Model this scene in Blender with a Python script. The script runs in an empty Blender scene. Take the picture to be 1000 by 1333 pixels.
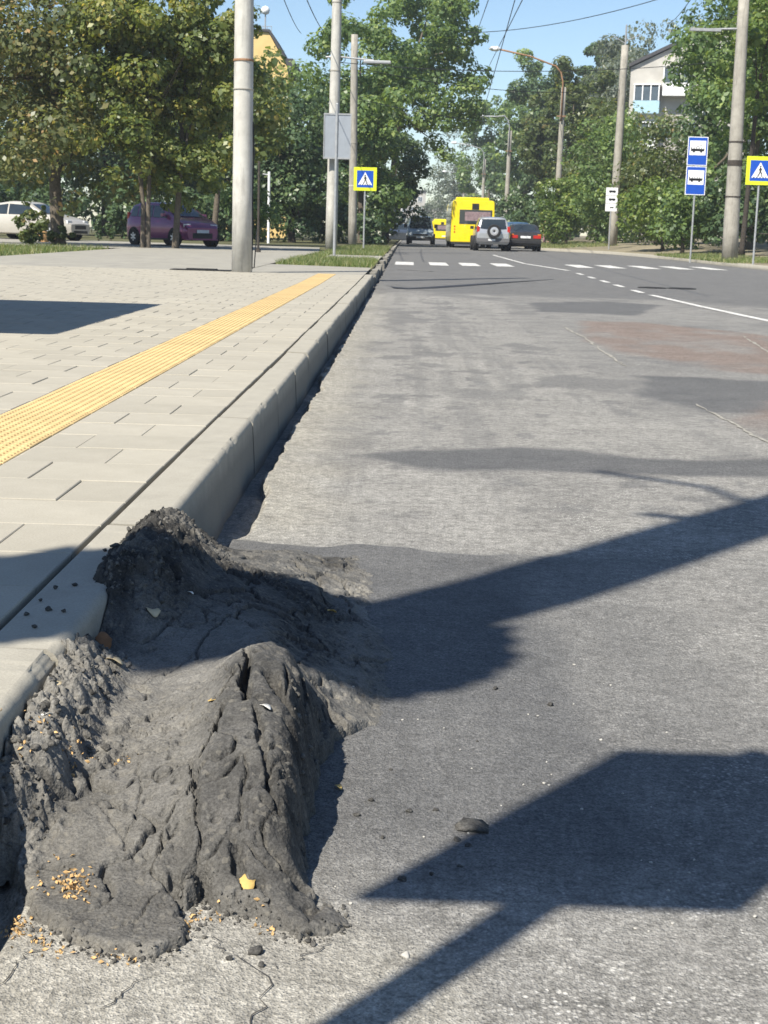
import bpy, math, random
import numpy as np
from mathutils import Vector, Matrix
R = math.radians
scene = bpy.context.scene
col = scene.collection
rng = np.random.default_rng(11)
random.seed(5)

# =============== camera ===============
cam = bpy.data.cameras.new('camera'); camo = bpy.data.objects.new('camera', cam); col.objects.link(camo)
PITCH, YAW, ROLL = R(10.764), R(.590), R(1.6)
fw = Vector((0, math.cos(PITCH), -math.sin(PITCH))); rt = Vector((1, 0, 0)); up = Vector((0, math.sin(PITCH), math.cos(PITCH)))
r2 = rt*math.cos(ROLL)+up*math.sin(ROLL); u2 = -rt*math.sin(ROLL)+up*math.cos(ROLL)
mrot = Matrix((r2, u2, -fw)).transposed().to_4x4()
camo.matrix_world = Matrix.Translation((0, 0, .87)) @ Matrix.Rotation(YAW, 4, 'Z') @ mrot
cam.sensor_fit = 'HORIZONTAL'; cam.sensor_width = 36; cam.lens = 68.4
cam.clip_start = .05; cam.clip_end = 3000
cam.dof.use_dof = True; cam.dof.focus_distance = 3.0; cam.dof.aperture_fstop = 36
scene.camera = camo

# =============== sky and sun ===============
SUN_AZ, SUN_EL = R(36), R(50)          # light travels towards +X +Y (36 degrees right of the street's direction)
world = bpy.data.worlds.new('World'); scene.world = world; world.use_nodes = True
wn = world.node_tree; bg = wn.nodes['Background']
sky = wn.nodes.new('ShaderNodeTexSky'); sky.sky_type = 'NISHITA'; sky.sun_disc = False
sky.sun_elevation = SUN_EL; sky.sun_rotation = R(216); sky.air_density = 1.0; sky.dust_density = .15; sky.ozone_density = 3.5
wn.links.new(sky.outputs[0], bg.inputs[0]); bg.inputs[1].default_value = .082
sl = bpy.data.lights.new('sun', 'SUN'); sl.energy = 5.0; sl.angle = R(.53); sl.color = (1, .935, .82)
so = bpy.data.objects.new('sun', sl); col.objects.link(so)
sd = Vector((math.sin(SUN_AZ)*math.cos(SUN_EL), math.cos(SUN_AZ)*math.cos(SUN_EL), -math.sin(SUN_EL)))
so.rotation_euler = sd.to_track_quat('-Z', 'Y').to_euler(); so.location = (-20, -25, 40)
scene.view_settings.view_transform = 'Standard'; scene.view_settings.look = 'None'
scene.view_settings.exposure = .84; scene.view_settings.gamma = 1
scene.cycles.max_bounces = 5; scene.cycles.transparent_max_bounces = 6

# =============== helpers ===============
def tag(o, label=None, cat=None, group=None, kind=None):
    if label: o['label'] = label
    if cat: o['category'] = cat
    if group: o['group'] = group
    if kind: o['kind'] = kind
    return o
def empty(name, loc=(0, 0, 0), rz=0, label=None, cat=None, group=None):
    o = bpy.data.objects.new(name, None); col.objects.link(o); o.location = loc; o.rotation_euler = (0, 0, rz)
    o.empty_display_size = .1
    return tag(o, label, cat, group)
def link(name, me, parent=None, loc=None):
    o = bpy.data.objects.new(name, me); col.objects.link(o)
    if parent is not None: o.parent = parent
    if loc is not None: o.location = loc
    return o
def np_mesh(name, v, f, mat=None, smooth=False, attrs=None):
    v = np.asarray(v, np.float32); f = np.asarray(f, np.int32); k = f.shape[1]
    me = bpy.data.meshes.new(name); me.vertices.add(len(v)); me.vertices.foreach_set('co', v.ravel())
    me.loops.add(f.size); me.loops.foreach_set('vertex_index', f.ravel())
    me.polygons.add(len(f)); me.polygons.foreach_set('loop_start', np.arange(len(f), dtype=np.int32)*k)
    me.polygons.foreach_set('loop_total', np.full(len(f), k, np.int32))
    if smooth: me.polygons.foreach_set('use_smooth', np.ones(len(f), bool))
    me.update(calc_edges=True)
    for an, dom, data in (attrs or []):
        a = me.attributes.new(an, 'FLOAT', dom); a.data.foreach_set('value', np.asarray(data, np.float32))
    if mat: me.materials.append(mat)
    return me
class MB:
    def __init__(s): s.v = []; s.f = []
    def add(s, v, f):
        n = len(s.v); s.v += [tuple(p) for p in v]; s.f += [tuple(i+n for i in q) for q in f]; return s
    def box(s, x0, x1, y0, y1, z0, z1, m=None):
        v = [(x0, y0, z0), (x1, y0, z0), (x1, y1, z0), (x0, y1, z0), (x0, y0, z1), (x1, y0, z1), (x1, y1, z1), (x0, y1, z1)]
        if m is not None: v = [m @ Vector(p) for p in v]
        return s.add(v, [(0, 3, 2, 1), (4, 5, 6, 7), (0, 1, 5, 4), (1, 2, 6, 5), (2, 3, 7, 6), (3, 0, 4, 7)])
    def tube(s, pts, rad, n=8, cap=True):
        pts = [Vector(p) for p in pts]; rs = rad if isinstance(rad, (list, tuple)) else [rad]*len(pts)
        rings = []; prev = None
        for i, p in enumerate(pts):
            d = (pts[min(i+1, len(pts)-1)]-pts[max(i-1, 0)]).normalized()
            a = prev if prev is not None else (Vector((1, 0, 0)) if abs(d.x) < .9 else Vector((0, 1, 0)))
            a = (a-d*a.dot(d)).normalized(); b = d.cross(a); prev = a
            rings.append([p+(a*math.cos(2*math.pi*k/n)+b*math.sin(2*math.pi*k/n))*rs[i] for k in range(n)])
        v = [q for r_ in rings for q in r_]; f = []
        for i in range(len(pts)-1):
            for k in range(n): f.append((i*n+k, i*n+(k+1) % n, (i+1)*n+(k+1) % n, (i+1)*n+k))
        if cap: f.append(tuple(range(n))[::-1]); f.append(tuple((len(pts)-1)*n+k for k in range(n)))
        return s.add(v, f)
    def lathe(s, prof, n=16, axis='Z', c=(0, 0, 0)):
        v = []; f = []
        for r_, h in prof:
            for k in range(n):
                a = 2*math.pi*k/n
                p = (r_*math.cos(a), r_*math.sin(a), h) if axis == 'Z' else ((h, r_*math.cos(a), r_*math.sin(a)) if axis == 'X' else (r_*math.cos(a), h, r_*math.sin(a)))
                v.append((p[0]+c[0], p[1]+c[1], p[2]+c[2]))
        for i in range(len(prof)-1):
            for k in range(n): f.append((i*n+k, i*n+(k+1) % n, (i+1)*n+(k+1) % n, (i+1)*n+k))
        f.append(tuple(range(n))[::-1]); f.append(tuple((len(prof)-1)*n+k for k in range(n)))
        return s.add(v, f)
    def prism(s, poly, y0, y1):            # polygon in XZ, extruded along Y
        n = len(poly); v = [(x, y0, z) for x, z in poly]+[(x, y1, z) for x, z in poly]
        f = [tuple(range(n)), tuple(range(2*n-1, n-1, -1))]+[(i, i+n, (i+1) % n+n, (i+1) % n) for i in range(n)]
        return s.add(v, f)
    def mesh(s, name, mat, smooth=False, bevel=0):
        me = bpy.data.meshes.new(name); me.from_pydata([tuple(p) for p in s.v], [], s.f)
        if mat: me.materials.append(mat)
        if smooth: me.polygons.foreach_set('use_smooth', [True]*len(me.polygons))
        me.update(); return me
    def build(s, name, mat, parent=None, smooth=False, bevel=0, loc=None):
        o = link(name, s.mesh(name, mat, smooth), parent, loc)
        if bevel:
            b = o.modifiers.new('bevel', 'BEVEL'); b.width = bevel; b.segments = 2; b.limit_method = 'ANGLE'
        return o

# =============== materials ===============
class NT:
    def __init__(s, name):
        s.m = bpy.data.materials.new(name); s.m.use_nodes = True; s.t = s.m.node_tree
        s.b = s.t.nodes['Principled BSDF']; s.tc = s.t.nodes.new('ShaderNodeTexCoord')
    def n(s, ty, **kw):
        o = s.t.nodes.new('ShaderNode'+ty)
        for k, v in kw.items():
            if k in o.inputs: o.inputs[k].default_value = v
            else: setattr(o, k, v)
        return o
    def l(s, a, b): s.t.links.new(a, b)
    def noise(s, scale, detail=4, rough=.6, dist=0, vec=None):
        o = s.n('TexNoise', Scale=scale, Detail=detail, Roughness=rough, Distortion=dist); s.l(vec or s.tc.outputs['Object'], o.inputs['Vector']); return o.outputs[0]
    def voro(s, scale, feature='F1', vec=None, rnd=1.0):
        o = s.n('TexVoronoi', Scale=scale, feature=feature, Randomness=rnd); s.l(vec or s.tc.outputs['Object'], o.inputs['Vector']); return o
    def ramp(s, x, stops):
        o = s.n('ValToRGB'); r_ = o.color_ramp
        while len(r_.elements) < len(stops): r_.elements.new(.5)
        for e, (p, c) in zip(r_.elements, stops):
            e.position = p; e.color = (c, c, c, 1) if isinstance(c, (int, float)) else (*c, 1)
        s.l(x, o.inputs[0]); return o.outputs[0]
    def mix(s, fac, a, b, mode='MIX'):
        o = s.n('Mix', data_type='RGBA', blend_type=mode)
        for sock, val in ((o.inputs[0], fac), (o.inputs[6], a), (o.inputs[7], b)):
            if isinstance(val, bpy.types.NodeSocket): s.l(val, sock)
            elif isinstance(val, (int, float)): sock.default_value = val if sock.type == 'VALUE' else (val, val, val, 1)
            else: sock.default_value = (*val, 1)
        return o.outputs[2]
    def math(s, op, a, b=0.):
        o = s.n('Math', operation=op)
        for sock, val in zip(o.inputs, (a, b)):
            if isinstance(val, bpy.types.NodeSocket): s.l(val, sock)
            else: sock.default_value = val
        return o.outputs[0]
    def bump(s, h, strength=.3, dist=.01, prev=None):
        o = s.n('Bump', Strength=strength, Distance=dist); s.l(h, o.inputs['Height'])
        if prev is not None: s.l(prev, o.inputs['Normal'])
        return o.outputs[0]
    def attr(s, name): return s.n('Attribute', attribute_name=name).outputs['Fac']
    def out(s, color=None, rough=.8, normal=None, spec=.3, metal=0, coat=0):
        b = s.b
        if isinstance(color, bpy.types.NodeSocket): s.l(color, b.inputs['Base Color'])
        elif color is not None: b.inputs['Base Color'].default_value = (*color, 1)
        if isinstance(rough, bpy.types.NodeSocket): s.l(rough, b.inputs['Roughness'])
        else: b.inputs['Roughness'].default_value = rough
        b.inputs['Specular IOR Level'].default_value = spec; b.inputs['Metallic'].default_value = metal
        b.inputs['Coat Weight'].default_value = coat
        if normal is not None: s.l(normal, b.inputs['Normal'])
        return s.m
def plain(name, c, rough=.7, var=.12, scale=6, bump=0, bscale=80, **kw):
    t = NT(name); k = t.noise(scale, 5)
    lo = tuple(x*(1-var) for x in c); hi = tuple(min(1, x*(1+var)) for x in c)
    colr = t.ramp(k, [(.3, lo), (.7, hi)])
    nb = t.bump(t.noise(bscale, 4), .4, bump) if bump else None
    return t.out(colr, rough, nb, **kw)
def leafmat(name, stops, trans=.50):
    t = NT(name); c = t.ramp(t.attr('tint'), stops)
    t.out(c, .42, spec=.5)
    tr = t.n('BsdfTranslucent'); mx = t.n('MixShader', Fac=trans)
    c2 = t.mix(1., c, (1.25, 1.2, .55), 'MULTIPLY'); t.l(c2, tr.inputs[0])
    t.l(t.b.outputs[0], mx.inputs[1]); t.l(tr.outputs[0], mx.inputs[2])
    t.l(mx.outputs[0], t.t.nodes['Material Output'].inputs[0]); return t.m

# asphalt of the carriageway: tone 0 = worn grey, 1 = dark smooth patch; red = reddish worn patch; gut = dusty gutter edge
t = NT('asphalt_road')
tone = t.attr('tone'); red = t.attr('red'); gut = t.attr('gut'); rough_a = t.attr('coarse')
big = t.noise(.55, 5, .65); mid = t.noise(3.2, 6, .7); fine = t.noise(45, 3, .7)
v1 = t.voro(150); v2 = t.voro(330); v4 = t.voro(90)
sep = t.n('SeparateColor'); t.l(v1.outputs['Color'], sep.inputs[0]); stone = t.math('MULTIPLY', t.ramp(sep.outputs[0], [(.45, 0), (.95, 1)]), t.ramp(v1.outputs['Distance'], [(.25, 1), (.62, 0)]))
sep4 = t.n('SeparateColor'); t.l(v4.outputs['Color'], sep4.inputs[0]); stone4 = t.math('MULTIPLY', t.ramp(sep4.outputs[0], [(.80, 0), (.97, .8)]), t.ramp(v4.outputs['Distance'], [(.22, 1), (.50, 0)]))
stone = t.math('MAXIMUM', stone, stone4)
sep2 = t.n('SeparateColor'); t.l(v2.outputs['Color'], sep2.inputs[0]); stone2 = t.ramp(sep2.outputs[1], [(.1, .74), (.9, 1.22)])
worn = t.ramp(mid, [(.25, (.165, .160, .149)), (.45, (.245, .237, .218)), (.75, (.315, .305, .280))])
worn = t.mix(t.math('MULTIPLY', t.ramp(big, [(.42, 0), (.62, 1)]), .45), worn, (.165, .161, .153))
dark = t.ramp(mid, [(.3, (.084, .085, .087)), (.7, (.118, .118, .118))])
c = t.mix(tone, worn, dark)
c = t.mix(red, c, t.ramp(mid, [(.3, (.150, .118, .100)), (.7, (.215, .172, .148))]))
c = t.mix(gut, c, t.ramp(mid, [(.3, (.275, .258, .218)), (.7, (.345, .33, .285))]))
c = t.mix(1., c, stone2, 'MULTIPLY')
sg = t.math('MULTIPLY', t.math('MULTIPLY', stone, t.ramp(t.noise(5.5, 3), [(.35, .12), (.7, 1)])), t.math('ADD', t.math('MULTIPLY', rough_a, 1.3), .12))
c = t.mix(t.math('MULTIPLY', rough_a, .45), c, (.115, .112, .105))
c = t.mix(sg, c, (.50, .485, .45))
c = t.mix(t.math('SUBTRACT', 1.0, t.math('MULTIPLY', tone, .6)), c, t.mix(1., c, t.ramp(t.noise(24, 6, .85), [(.30, .48), (.5, 1.), (.68, 1.42)]), 'MULTIPLY'))
c = t.mix(1., c, t.ramp(t.noise(95, 3, .8), [(.30, .74), (.70, 1.24)]), 'MULTIPLY')
c = t.mix(t.math('MULTIPLY', t.ramp(t.noise(11, 4, .7), [(.66, 0), (.74, 1)]), .45), c, (.06, .06, .06))
h = t.math('ADD', t.math('MULTIPLY', v2.outputs['Distance'], 1.), t.math('MULTIPLY', fine, .8))
nb = t.bump(h, .55, .0035); nb = t.bump(v1.outputs['Distance'], .35, .005, nb); nb = t.bump(t.noise(28, 4, .7), .35, .010, nb)
ROAD = t.out(c, .88, nb, spec=.22)

# heaved asphalt of the heap
t = NT('heaved_asphalt'); cr = t.attr('crumb'); du = t.attr('dust')
m1 = t.noise(9, 6, .65); m2 = t.noise(120, 3, .7); vv = t.voro(210); v3 = t.voro(130)
base = t.ramp(m1, [(.28, (.040, .039, .037)), (.5, (.066, .064, .060)), (.72, (.098, .094, .087))])
base = t.mix(1., base, t.ramp(t.noise(34, 5, .8), [(.30, .76), (.5, 1.), (.70, 1.20)]), 'MULTIPLY')
base = t.mix(cr, base, t.ramp(m1, [(.3, (.017, .0165, .016)), (.7, (.056, .054, .050))]))
base = t.mix(t.math('MULTIPLY', du, .85), base, t.ramp(t.noise(15, 6, .75), [(.32, (.115, .110, .100)), (.68, (.235, .225, .203))]))
base = t.mix(1., base, t.ramp(t.noise(210, 4, .9), [(.30, .42), (.70, 1.62)]), 'MULTIPLY')
sp3 = t.n('SeparateColor'); t.l(v3.outputs['Color'], sp3.inputs[0])
base = t.mix(t.math('MULTIPLY', t.ramp(sp3.outputs[0], [(.88, 0), (.97, 1)]), .35), base, (.20, .185, .155))
nb = t.bump(t.math('ADD', t.math('MULTIPLY', vv.outputs['Distance'], .8), m2), .55, .003); nb = t.bump(t.noise(42, 6, .8), .30, .006, nb)
HEAP = t.out(base, .9, nb, spec=.2)

def concrete(name, a, b, bumpd=.002, rnd=.0, scale=5, stain=(.12, .11, .1), stain_amt=.25):
    t = NT(name); k = t.noise(scale, 6, .65); c = t.ramp(k, [(.3, a), (.7, b)])
    c = t.mix(t.math('MULTIPLY', t.ramp(t.noise(2.3, 6, .7), [(.55, 0), (.75, 1)]), stain_amt), c, stain)
    g_ = t.noise(190, 3, .8); c = t.mix(.6, c, t.mix(1., c, t.ramp(g_, [(.3, .78), (.7, 1.22)]), 'MULTIPLY'))
    if rnd:
        oi = t.n('ObjectInfo'); c = t.mix(1., c, t.ramp(oi.outputs['Random'], [(0, 1-rnd), (1, 1+rnd)]), 'MULTIPLY')
    return t.out(c, .88, t.bump(g_, .4, bumpd), spec=.25)
PAVER = concrete('paver_concrete', (.305, .284, .234), (.358, .334, .278), rnd=.06, stain_amt=.35)
t = NT('kerb_concrete'); k = t.noise(7, 6, .65); c = t.ramp(k, [(.3, (.290, .272, .228)), (.7, (.348, .328, .276))])
c = t.mix(t.math('MULTIPLY', t.ramp(t.noise(2.3, 6, .7), [(.55, 0), (.75, 1)]), .25), c, (.13, .12, .11))
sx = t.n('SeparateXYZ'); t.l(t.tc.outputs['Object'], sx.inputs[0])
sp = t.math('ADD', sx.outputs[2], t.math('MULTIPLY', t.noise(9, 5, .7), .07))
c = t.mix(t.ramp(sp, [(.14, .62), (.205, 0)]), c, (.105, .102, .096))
g_ = t.noise(190, 3, .8); c = t.mix(.6, c, t.mix(1., c, t.ramp(g_, [(.3, .78), (.7, 1.22)]), 'MULTIPLY'))
KERB = t.out(c, .88, t.bump(g_, .4, .0025), spec=.25)
SAND = plain('joint_sand', (.36, .335, .275), .95, .2, 30, .002)
SLAB = concrete('forecourt_concrete', (.23, .22, .195), (.31, .295, .25), scale=2)
TACT = concrete('yellow_tactile', (.45, .330, .160), (.545, .405, .205), rnd=.07, stain=(.30, .24, .15), stain_amt=.6)
def pole_mat(name, a, b, st):
    t = NT(name); mp = t.n('Mapping'); mp.inputs['Scale'].default_value = (7, 7, .7); t.l(t.tc.outputs['Object'], mp.inputs[0])
    c = t.ramp(t.noise(3, 6, .7), [(.3, a), (.7, b)])
    c = t.mix(t.math('MULTIPLY', t.ramp(t.noise(1.6, 7, .75, vec=mp.outputs[0]), [(.50, 0), (.66, 1)]), .7), c, st)
    c = t.mix(t.math('MULTIPLY', t.ramp(t.noise(14, 5, .8), [(.62, 0), (.70, 1)]), .5), c, tuple(x*.6 for x in st))
    return t.out(c, .9, t.bump(t.noise(60, 4, .8), .5, .006), spec=.2)
POLE = pole_mat('pole_concrete', (.38, .37, .34), (.54, .53, .49), (.27, .26, .24))
OLDPOLE = pole_mat('weathered_pole', (.25, .235, .205), (.38, .36, .315), (.13, .12, .105))
#, (.36, .35, .32), (.55, .54, .50), .003, scale=3, stain=(.22, .2, .17), stain_amt=.45)
DIRT = plain('gutter_dirt', (.105, .100, .090), .95, .35, 14, .006, 60)
SOIL = plain('lawn_soil', (.085, .085, .04), .95, .4, 1.3, .01, 30)
WHITEPAINT = NT('road_paint'); _w = WHITEPAINT
_c = _w.mix(_w.ramp(_w.noise(9, 7, .85), [(.46, 0), (.62, 1)]), (.62, .61, .58), (.24, .235, .22)); WHITEPAINT = _w.out(_c, .7, spec=.3)
STEEL = plain('galvanised_steel', (.34, .35, .36), .5, .15, 9, metal=.3)
RUST = plain('rusty_steel', (.26, .15, .085), .8, .3, 9)
PANELBACK = plain('sign_back', (.30, .33, .37), .55, .08, 3, metal=.2)
WHITE = plain('white_sheet', (.76, .77, .78), .5, .05)
BLUE = plain('sign_blue', (.012, .075, .42), .4, .08)
YELLOWGREEN = plain('sign_yellow_green', (.62, .70, .03), .45, .06)
BLACK = plain('black_print', (.012, .012, .013), .5, .1)
RUBBER = plain('rubber', (.018, .018, .019), .85, .2)
PLASTIC = plain('black_plastic', (.022, .022, .024), .5, .15)
WIRE = plain('black_wire', (.02, .022, .026), .6, .1)
BARK = plain('bark', (.105, .088, .068), .95, .4, 14, .02, 30)
BARKD = plain('dark_bark', (.055, .047, .04), .95, .35, 14, .02, 30)
CHROME = plain('rim_silver', (.55, .55, .56), .35, .06, metal=.6)
def glass(name, c=(.016, .022, .026)):
    t = NT(name); return t.out(t.ramp(t.noise(2, 3), [(.3, c), (.7, tuple(x*1.6 for x in c))]), .06, spec=.7)
GLASS = glass('dark_glass')
def paint(name, c, rough=.3, metal=.25): return plain(name, c, rough, .07, 3, metal=metal, coat=.5)
TAIL = plain('red_lens', (.42, .018, .012), .25, .1); AMBER = plain('amber_lens', (.60, .17, .02), .25, .1)
LENS = plain('clear_lens', (.62, .64, .66), .15, .1); PLATE = plain('number_plate', (.66, .67, .68), .4, .06)
MAPLE_OLIVE = leafmat('leaf_maple_olive', [(0, (.075, .105, .048)), (.45, (.155, .180, .080)), (.75, (.28, .255, .11)), (1, (.46, .29, .13))])
MAPLE_GOLD = leafmat('leaf_maple_gold', [(0, (0.085, 0.130, 0.044)), (.5, (0.195, 0.240, 0.072)), (.82, (0.338, 0.338, 0.098)), (1, (0.500, 0.403, 0.111))])
DARKGREEN = leafmat('leaf_dark', [(0, (0.049, 0.089, 0.043)), (.6, (0.101, 0.159, 0.068)), (1, (0.189, 0.243, 0.092))], .35)
MIDGREEN = leafmat('leaf_mid', [(0, (0.085, 0.148, 0.061)), (.6, (0.190, 0.280, 0.101)), (1, (0.380, 0.458, 0.149))])
BRIGHT = leafmat('leaf_bright', [(0, (0.077, 0.134, 0.037)), (.6, (0.163, 0.239, 0.061)), (1, (0.325, 0.363, 0.100))])
OLIVE = leafmat('leaf_olive', [(0, (.066, .100, .040)), (.6, (.140, .180, .066)), (.90, (.21, .22, .08)), (1, (.29, .22, .09))])
GREY = leafmat('leaf_grey', [(0, (0.109, 0.142, 0.119)), (.6, (0.191, 0.228, 0.183)), (1, (0.299, 0.317, 0.250))])
GRASSM = leafmat('grass_blade', [(0, (0.094, 0.145, 0.049)), (.6, (0.198, 0.260, 0.084)), (1, (0.458, 0.416, 0.236))])

def zg(y): return .0035*np.clip(np.asarray(y, float)-20, 0, 80)
def zgf(y): return .0035*min(80, max(0, y-20))

# ---------- numpy noise ----------
def _hash(ix, iy, seed):
    h = (ix.astype(np.int64)*374761393 + iy.astype(np.int64)*668265263 + seed*1442695041) & 0x7fffffff
    h = ((h ^ (h >> 13))*1274126177) & 0x7fffffff
    return ((h ^ (h >> 16)) & 0xffff)/65535.0
def vnoise(x, y, seed=0):
    ix = np.floor(x); iy = np.floor(y); fx = x-ix; fy = y-iy
    fx = fx*fx*fx*(fx*(fx*6-15)+10); fy = fy*fy*fy*(fy*(fy*6-15)+10)
    a = _hash(ix, iy, seed); b = _hash(ix+1, iy, seed); c = _hash(ix, iy+1, seed); d = _hash(ix+1, iy+1, seed)
    return (a+(b-a)*fx + (c-a)*fy + (a-b-c+d)*fx*fy)*2-1
def fbm(x, y, oct=4, seed=0, gain=.5):
    s = 0; a = 1; t = 0
    for i in range(oct):
        s = s+a*vnoise(x*2**i+17.3*i, y*2**i-9.1*i, seed+i); t += a; a *= gain
    return s/t
def worley(x, y, seed=0):
    ix = np.floor(x); iy = np.floor(y); f1 = np.full(x.shape, 9.); f2 = np.full(x.shape, 9.); cid = np.zeros(x.shape)
    for dx in (-1, 0, 1):
        for dy in (-1, 0, 1):
            cx = ix+dx; cy = iy+dy
            px = cx+_hash(cx, cy, seed); py = cy+_hash(cx, cy, seed+7)
            d = np.hypot(px-x, py-y); c = _hash(cx, cy, seed+13)
            n = d < f1
            f2 = np.where(n, f1, np.minimum(f2, d)); cid = np.where(n, c, cid); f1 = np.where(n, d, f1)
    return f1, f2, cid
def worley_c(x, y, seed=0):
    """as worley, with the offset to the nearest centre and three random numbers of that cell"""
    ix = np.floor(x); iy = np.floor(y); f1 = np.full(x.shape, 9.); f2 = np.full(x.shape, 9.); o = [np.zeros(x.shape) for _ in range(5)]
    for dx in (-1, 0, 1):
        for dy in (-1, 0, 1):
            cx = ix+dx; cy = iy+dy
            px = cx+_hash(cx, cy, seed); py = cy+_hash(cx, cy, seed+7); d = np.hypot(px-x, py-y); n = d < f1
            f2 = np.where(n, f1, np.minimum(f2, d)); f1 = np.where(n, d, f1)
            for k, val in enumerate((x-px, y-py, _hash(cx, cy, seed+13), _hash(cx, cy, seed+17), _hash(cx, cy, seed+19))): o[k] = np.where(n, val, o[k])
    return f1, f2, o
def sstep(a, b, x):
    t = np.clip((x-a)/(b-a), 0, 1); return t*t*(3-2*t)
def seg_dist(x, y, pts):
    best = np.full(x.shape, 1e9)
    for (ax, ay), (bx, by) in zip(pts[:-1], pts[1:]):
        vx, vy = bx-ax, by-ay; L = vx*vx+vy*vy+1e-12
        t = np.clip(((x-ax)*vx+(y-ay)*vy)/L, 0, 1)
        best = np.minimum(best, np.hypot(x-ax-t*vx, y-ay-t*vy))
    return best
def inside(x, y, poly):
    r = np.zeros(x.shape, bool); n = len(poly)
    for i in range(n):
        x1, y1 = poly[i]; x2, y2 = poly[(i+1) % n]
        if y1 == y2: continue
        c = ((y1 > y) != (y2 > y)) & (x < (x2-x1)*(y-y1)/(y2-y1)+x1)
        r ^= c
    return r
def poly_sd(x, y, poly):          # + inside, - outside
    d = seg_dist(x, y, list(poly)+[poly[0]])
    return np.where(inside(x, y, poly), d, -d)
# ---------- the heap's broad shape: rows across the gutter ----------
ROWS = [
 (1.60, [(-.60, 0), (-.40, .009), (-.28, .010), (-.2, .0), (0, 0)]),
 (1.68, [(-.60, 0), (-.47, .010), (-.40, .015), (-.30, .016), (-.24, .010), (-.2, .004), (-.12, .010), (-.06, .008), (0, 0)]),
 (1.76, [(-.60, 0), (-.49, .012), (-.40, .023), (-.32, .026), (-.27, .018), (-.23, .014), (-.19, .030), (-.15, .030), (-.11, .018), (-.05, .008), (0, 0)]),
 (1.85, [(-.60, .02), (-.545, .025), (-.51, .028), (-.475, .028), (-.40, .038), (-.32, .050), (-.285, .056), (-.255, .082), (-.21, .094), (-.165, .094), (-.138, .074), (-.114, .005), (0, 0)]),
 (1.92, [(-.60, .08), (-.56, .105), (-.52, .098), (-.475, .048), (-.40, .050), (-.32, .068), (-.285, .078), (-.26, .108), (-.21, .120), (-.165, .120), (-.142, .096), (-.117, .006), (0, 0)]),
 (2.00, [(-.60, .10), (-.555, .138), (-.51, .125), (-.46, .062), (-.40, .066), (-.32, .090), (-.285, .104), (-.26, .134), (-.21, .146), (-.166, .144), (-.145, .118), (-.120, .008), (0, 0)]),
 (2.15, [(-.60, .10), (-.56, .150), (-.51, .145), (-.46, .076), (-.40, .078), (-.32, .112), (-.285, .138), (-.255, .160), (-.21, .168), (-.172, .164), (-.150, .130), (-.122, .010), (0, 0)]),
 (2.30, [(-.60, .10), (-.555, .165), (-.51, .160), (-.46, .092), (-.40, .090), (-.32, .124), (-.285, .158), (-.25, .180), (-.21, .186), (-.178, .178), (-.155, .138), (-.125, .016), (0, .0)]),
 (2.45, [(-.60, .10), (-.555, .170), (-.51, .130), (-.46, .094), (-.40, .090), (-.32, .110), (-.265, .150), (-.22, .168), (-.185, .148), (-.155, .090), (-.115, .026), (-.02, .004)]),
 (2.60, [(-.60, .08), (-.555, .125), (-.51, .105), (-.40, .098), (-.32, .106), (-.26, .126), (-.22, .122), (-.17, .082), (-.10, .032), (-.01, .006)]),
 (2.80, [(-.62, .14), (-.58, .195), (-.545, .215), (-.50, .192), (-.45, .145), (-.40, .122), (-.32, .120), (-.26, .112), (-.20, .080), (-.12, .040), (.0, .008)]),
 (3.00, [(-.63, .16), (-.59, .200), (-.545, .238), (-.50, .228), (-.45, .182), (-.40, .142), (-.32, .118), (-.25, .092), (-.18, .060), (-.10, .026), (0, .004)]),
 (3.20, [(-.63, .16), (-.59, .195), (-.545, .228), (-.50, .212), (-.45, .170), (-.40, .130), (-.32, .102), (-.25, .085), (-.19, .068), (-.15, .030), (-.08, .012), (0, .003)]),
 (3.45, [(-.62, .14), (-.58, .190), (-.545, .202), (-.50, .172), (-.45, .115), (-.40, .092), (-.32, .078), (-.25, .058), (-.18, .030), (-.10, .012), (0, .003)]),
 (3.70, [(-.60, .08), (-.545, .120), (-.50, .075), (-.40, .056), (-.32, .050), (-.25, .036), (-.18, .016), (-.10, .006), (0, .002)]),
 (4.00, [(-.60, -.02), (-.545, .0), (-.45, .030), (-.35, .030), (-.25, .020), (-.15, .006), (0, .001)]),
 (4.25, [(-.60, -.03), (-.45, -.01), (-.35, -.006), (-.2, -.006), (0, -.006)]),
]
HX = np.linspace(-.70, .06, 305)
_prof = []
for yy, pts in ROWS:
    p = np.interp(HX, [q[0] for q in pts], [q[1] for q in pts])
    k = np.exp(-np.linspace(-2, 2, 9)**2); k /= k.sum()
    p = np.convolve(np.pad(p, 4, mode='edge'), k, 'valid'); _prof.append(p)
_prof = np.array(_prof); _ry = np.array([r[0] for r in ROWS])
def base_height(x, y):
    yy = np.clip(y, _ry[0], _ry[-1]-1e-6); i = np.clip(np.searchsorted(_ry, yy, 'right')-1, 0, len(_ry)-2)
    fx = np.clip((x-HX[0])/(HX[1]-HX[0]), 0, len(HX)-1.001); j = fx.astype(int); fx = fx-j
    def col(r): return _prof[r, j]*(1-fx)+_prof[r, j+1]*fx
    n = len(_ry)
    i0 = np.maximum(i-1, 0); i3 = np.minimum(i+2, n-1)
    p0, p1, p2, p3 = col(i0), col(i), col(i+1), col(i3)
    h = _ry[i+1]-_ry[i]; t = (yy-_ry[i])/h
    m1 = (p2-p0)/(_ry[i+1]-_ry[i0])*h; m2 = (p3-p1)/(_ry[i3]-_ry[i])*h
    return (2*t**3-3*t**2+1)*p1+(t**3-2*t**2+t)*m1+(-2*t**3+3*t**2)*p2+(t**3-t**2)*m2

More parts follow.
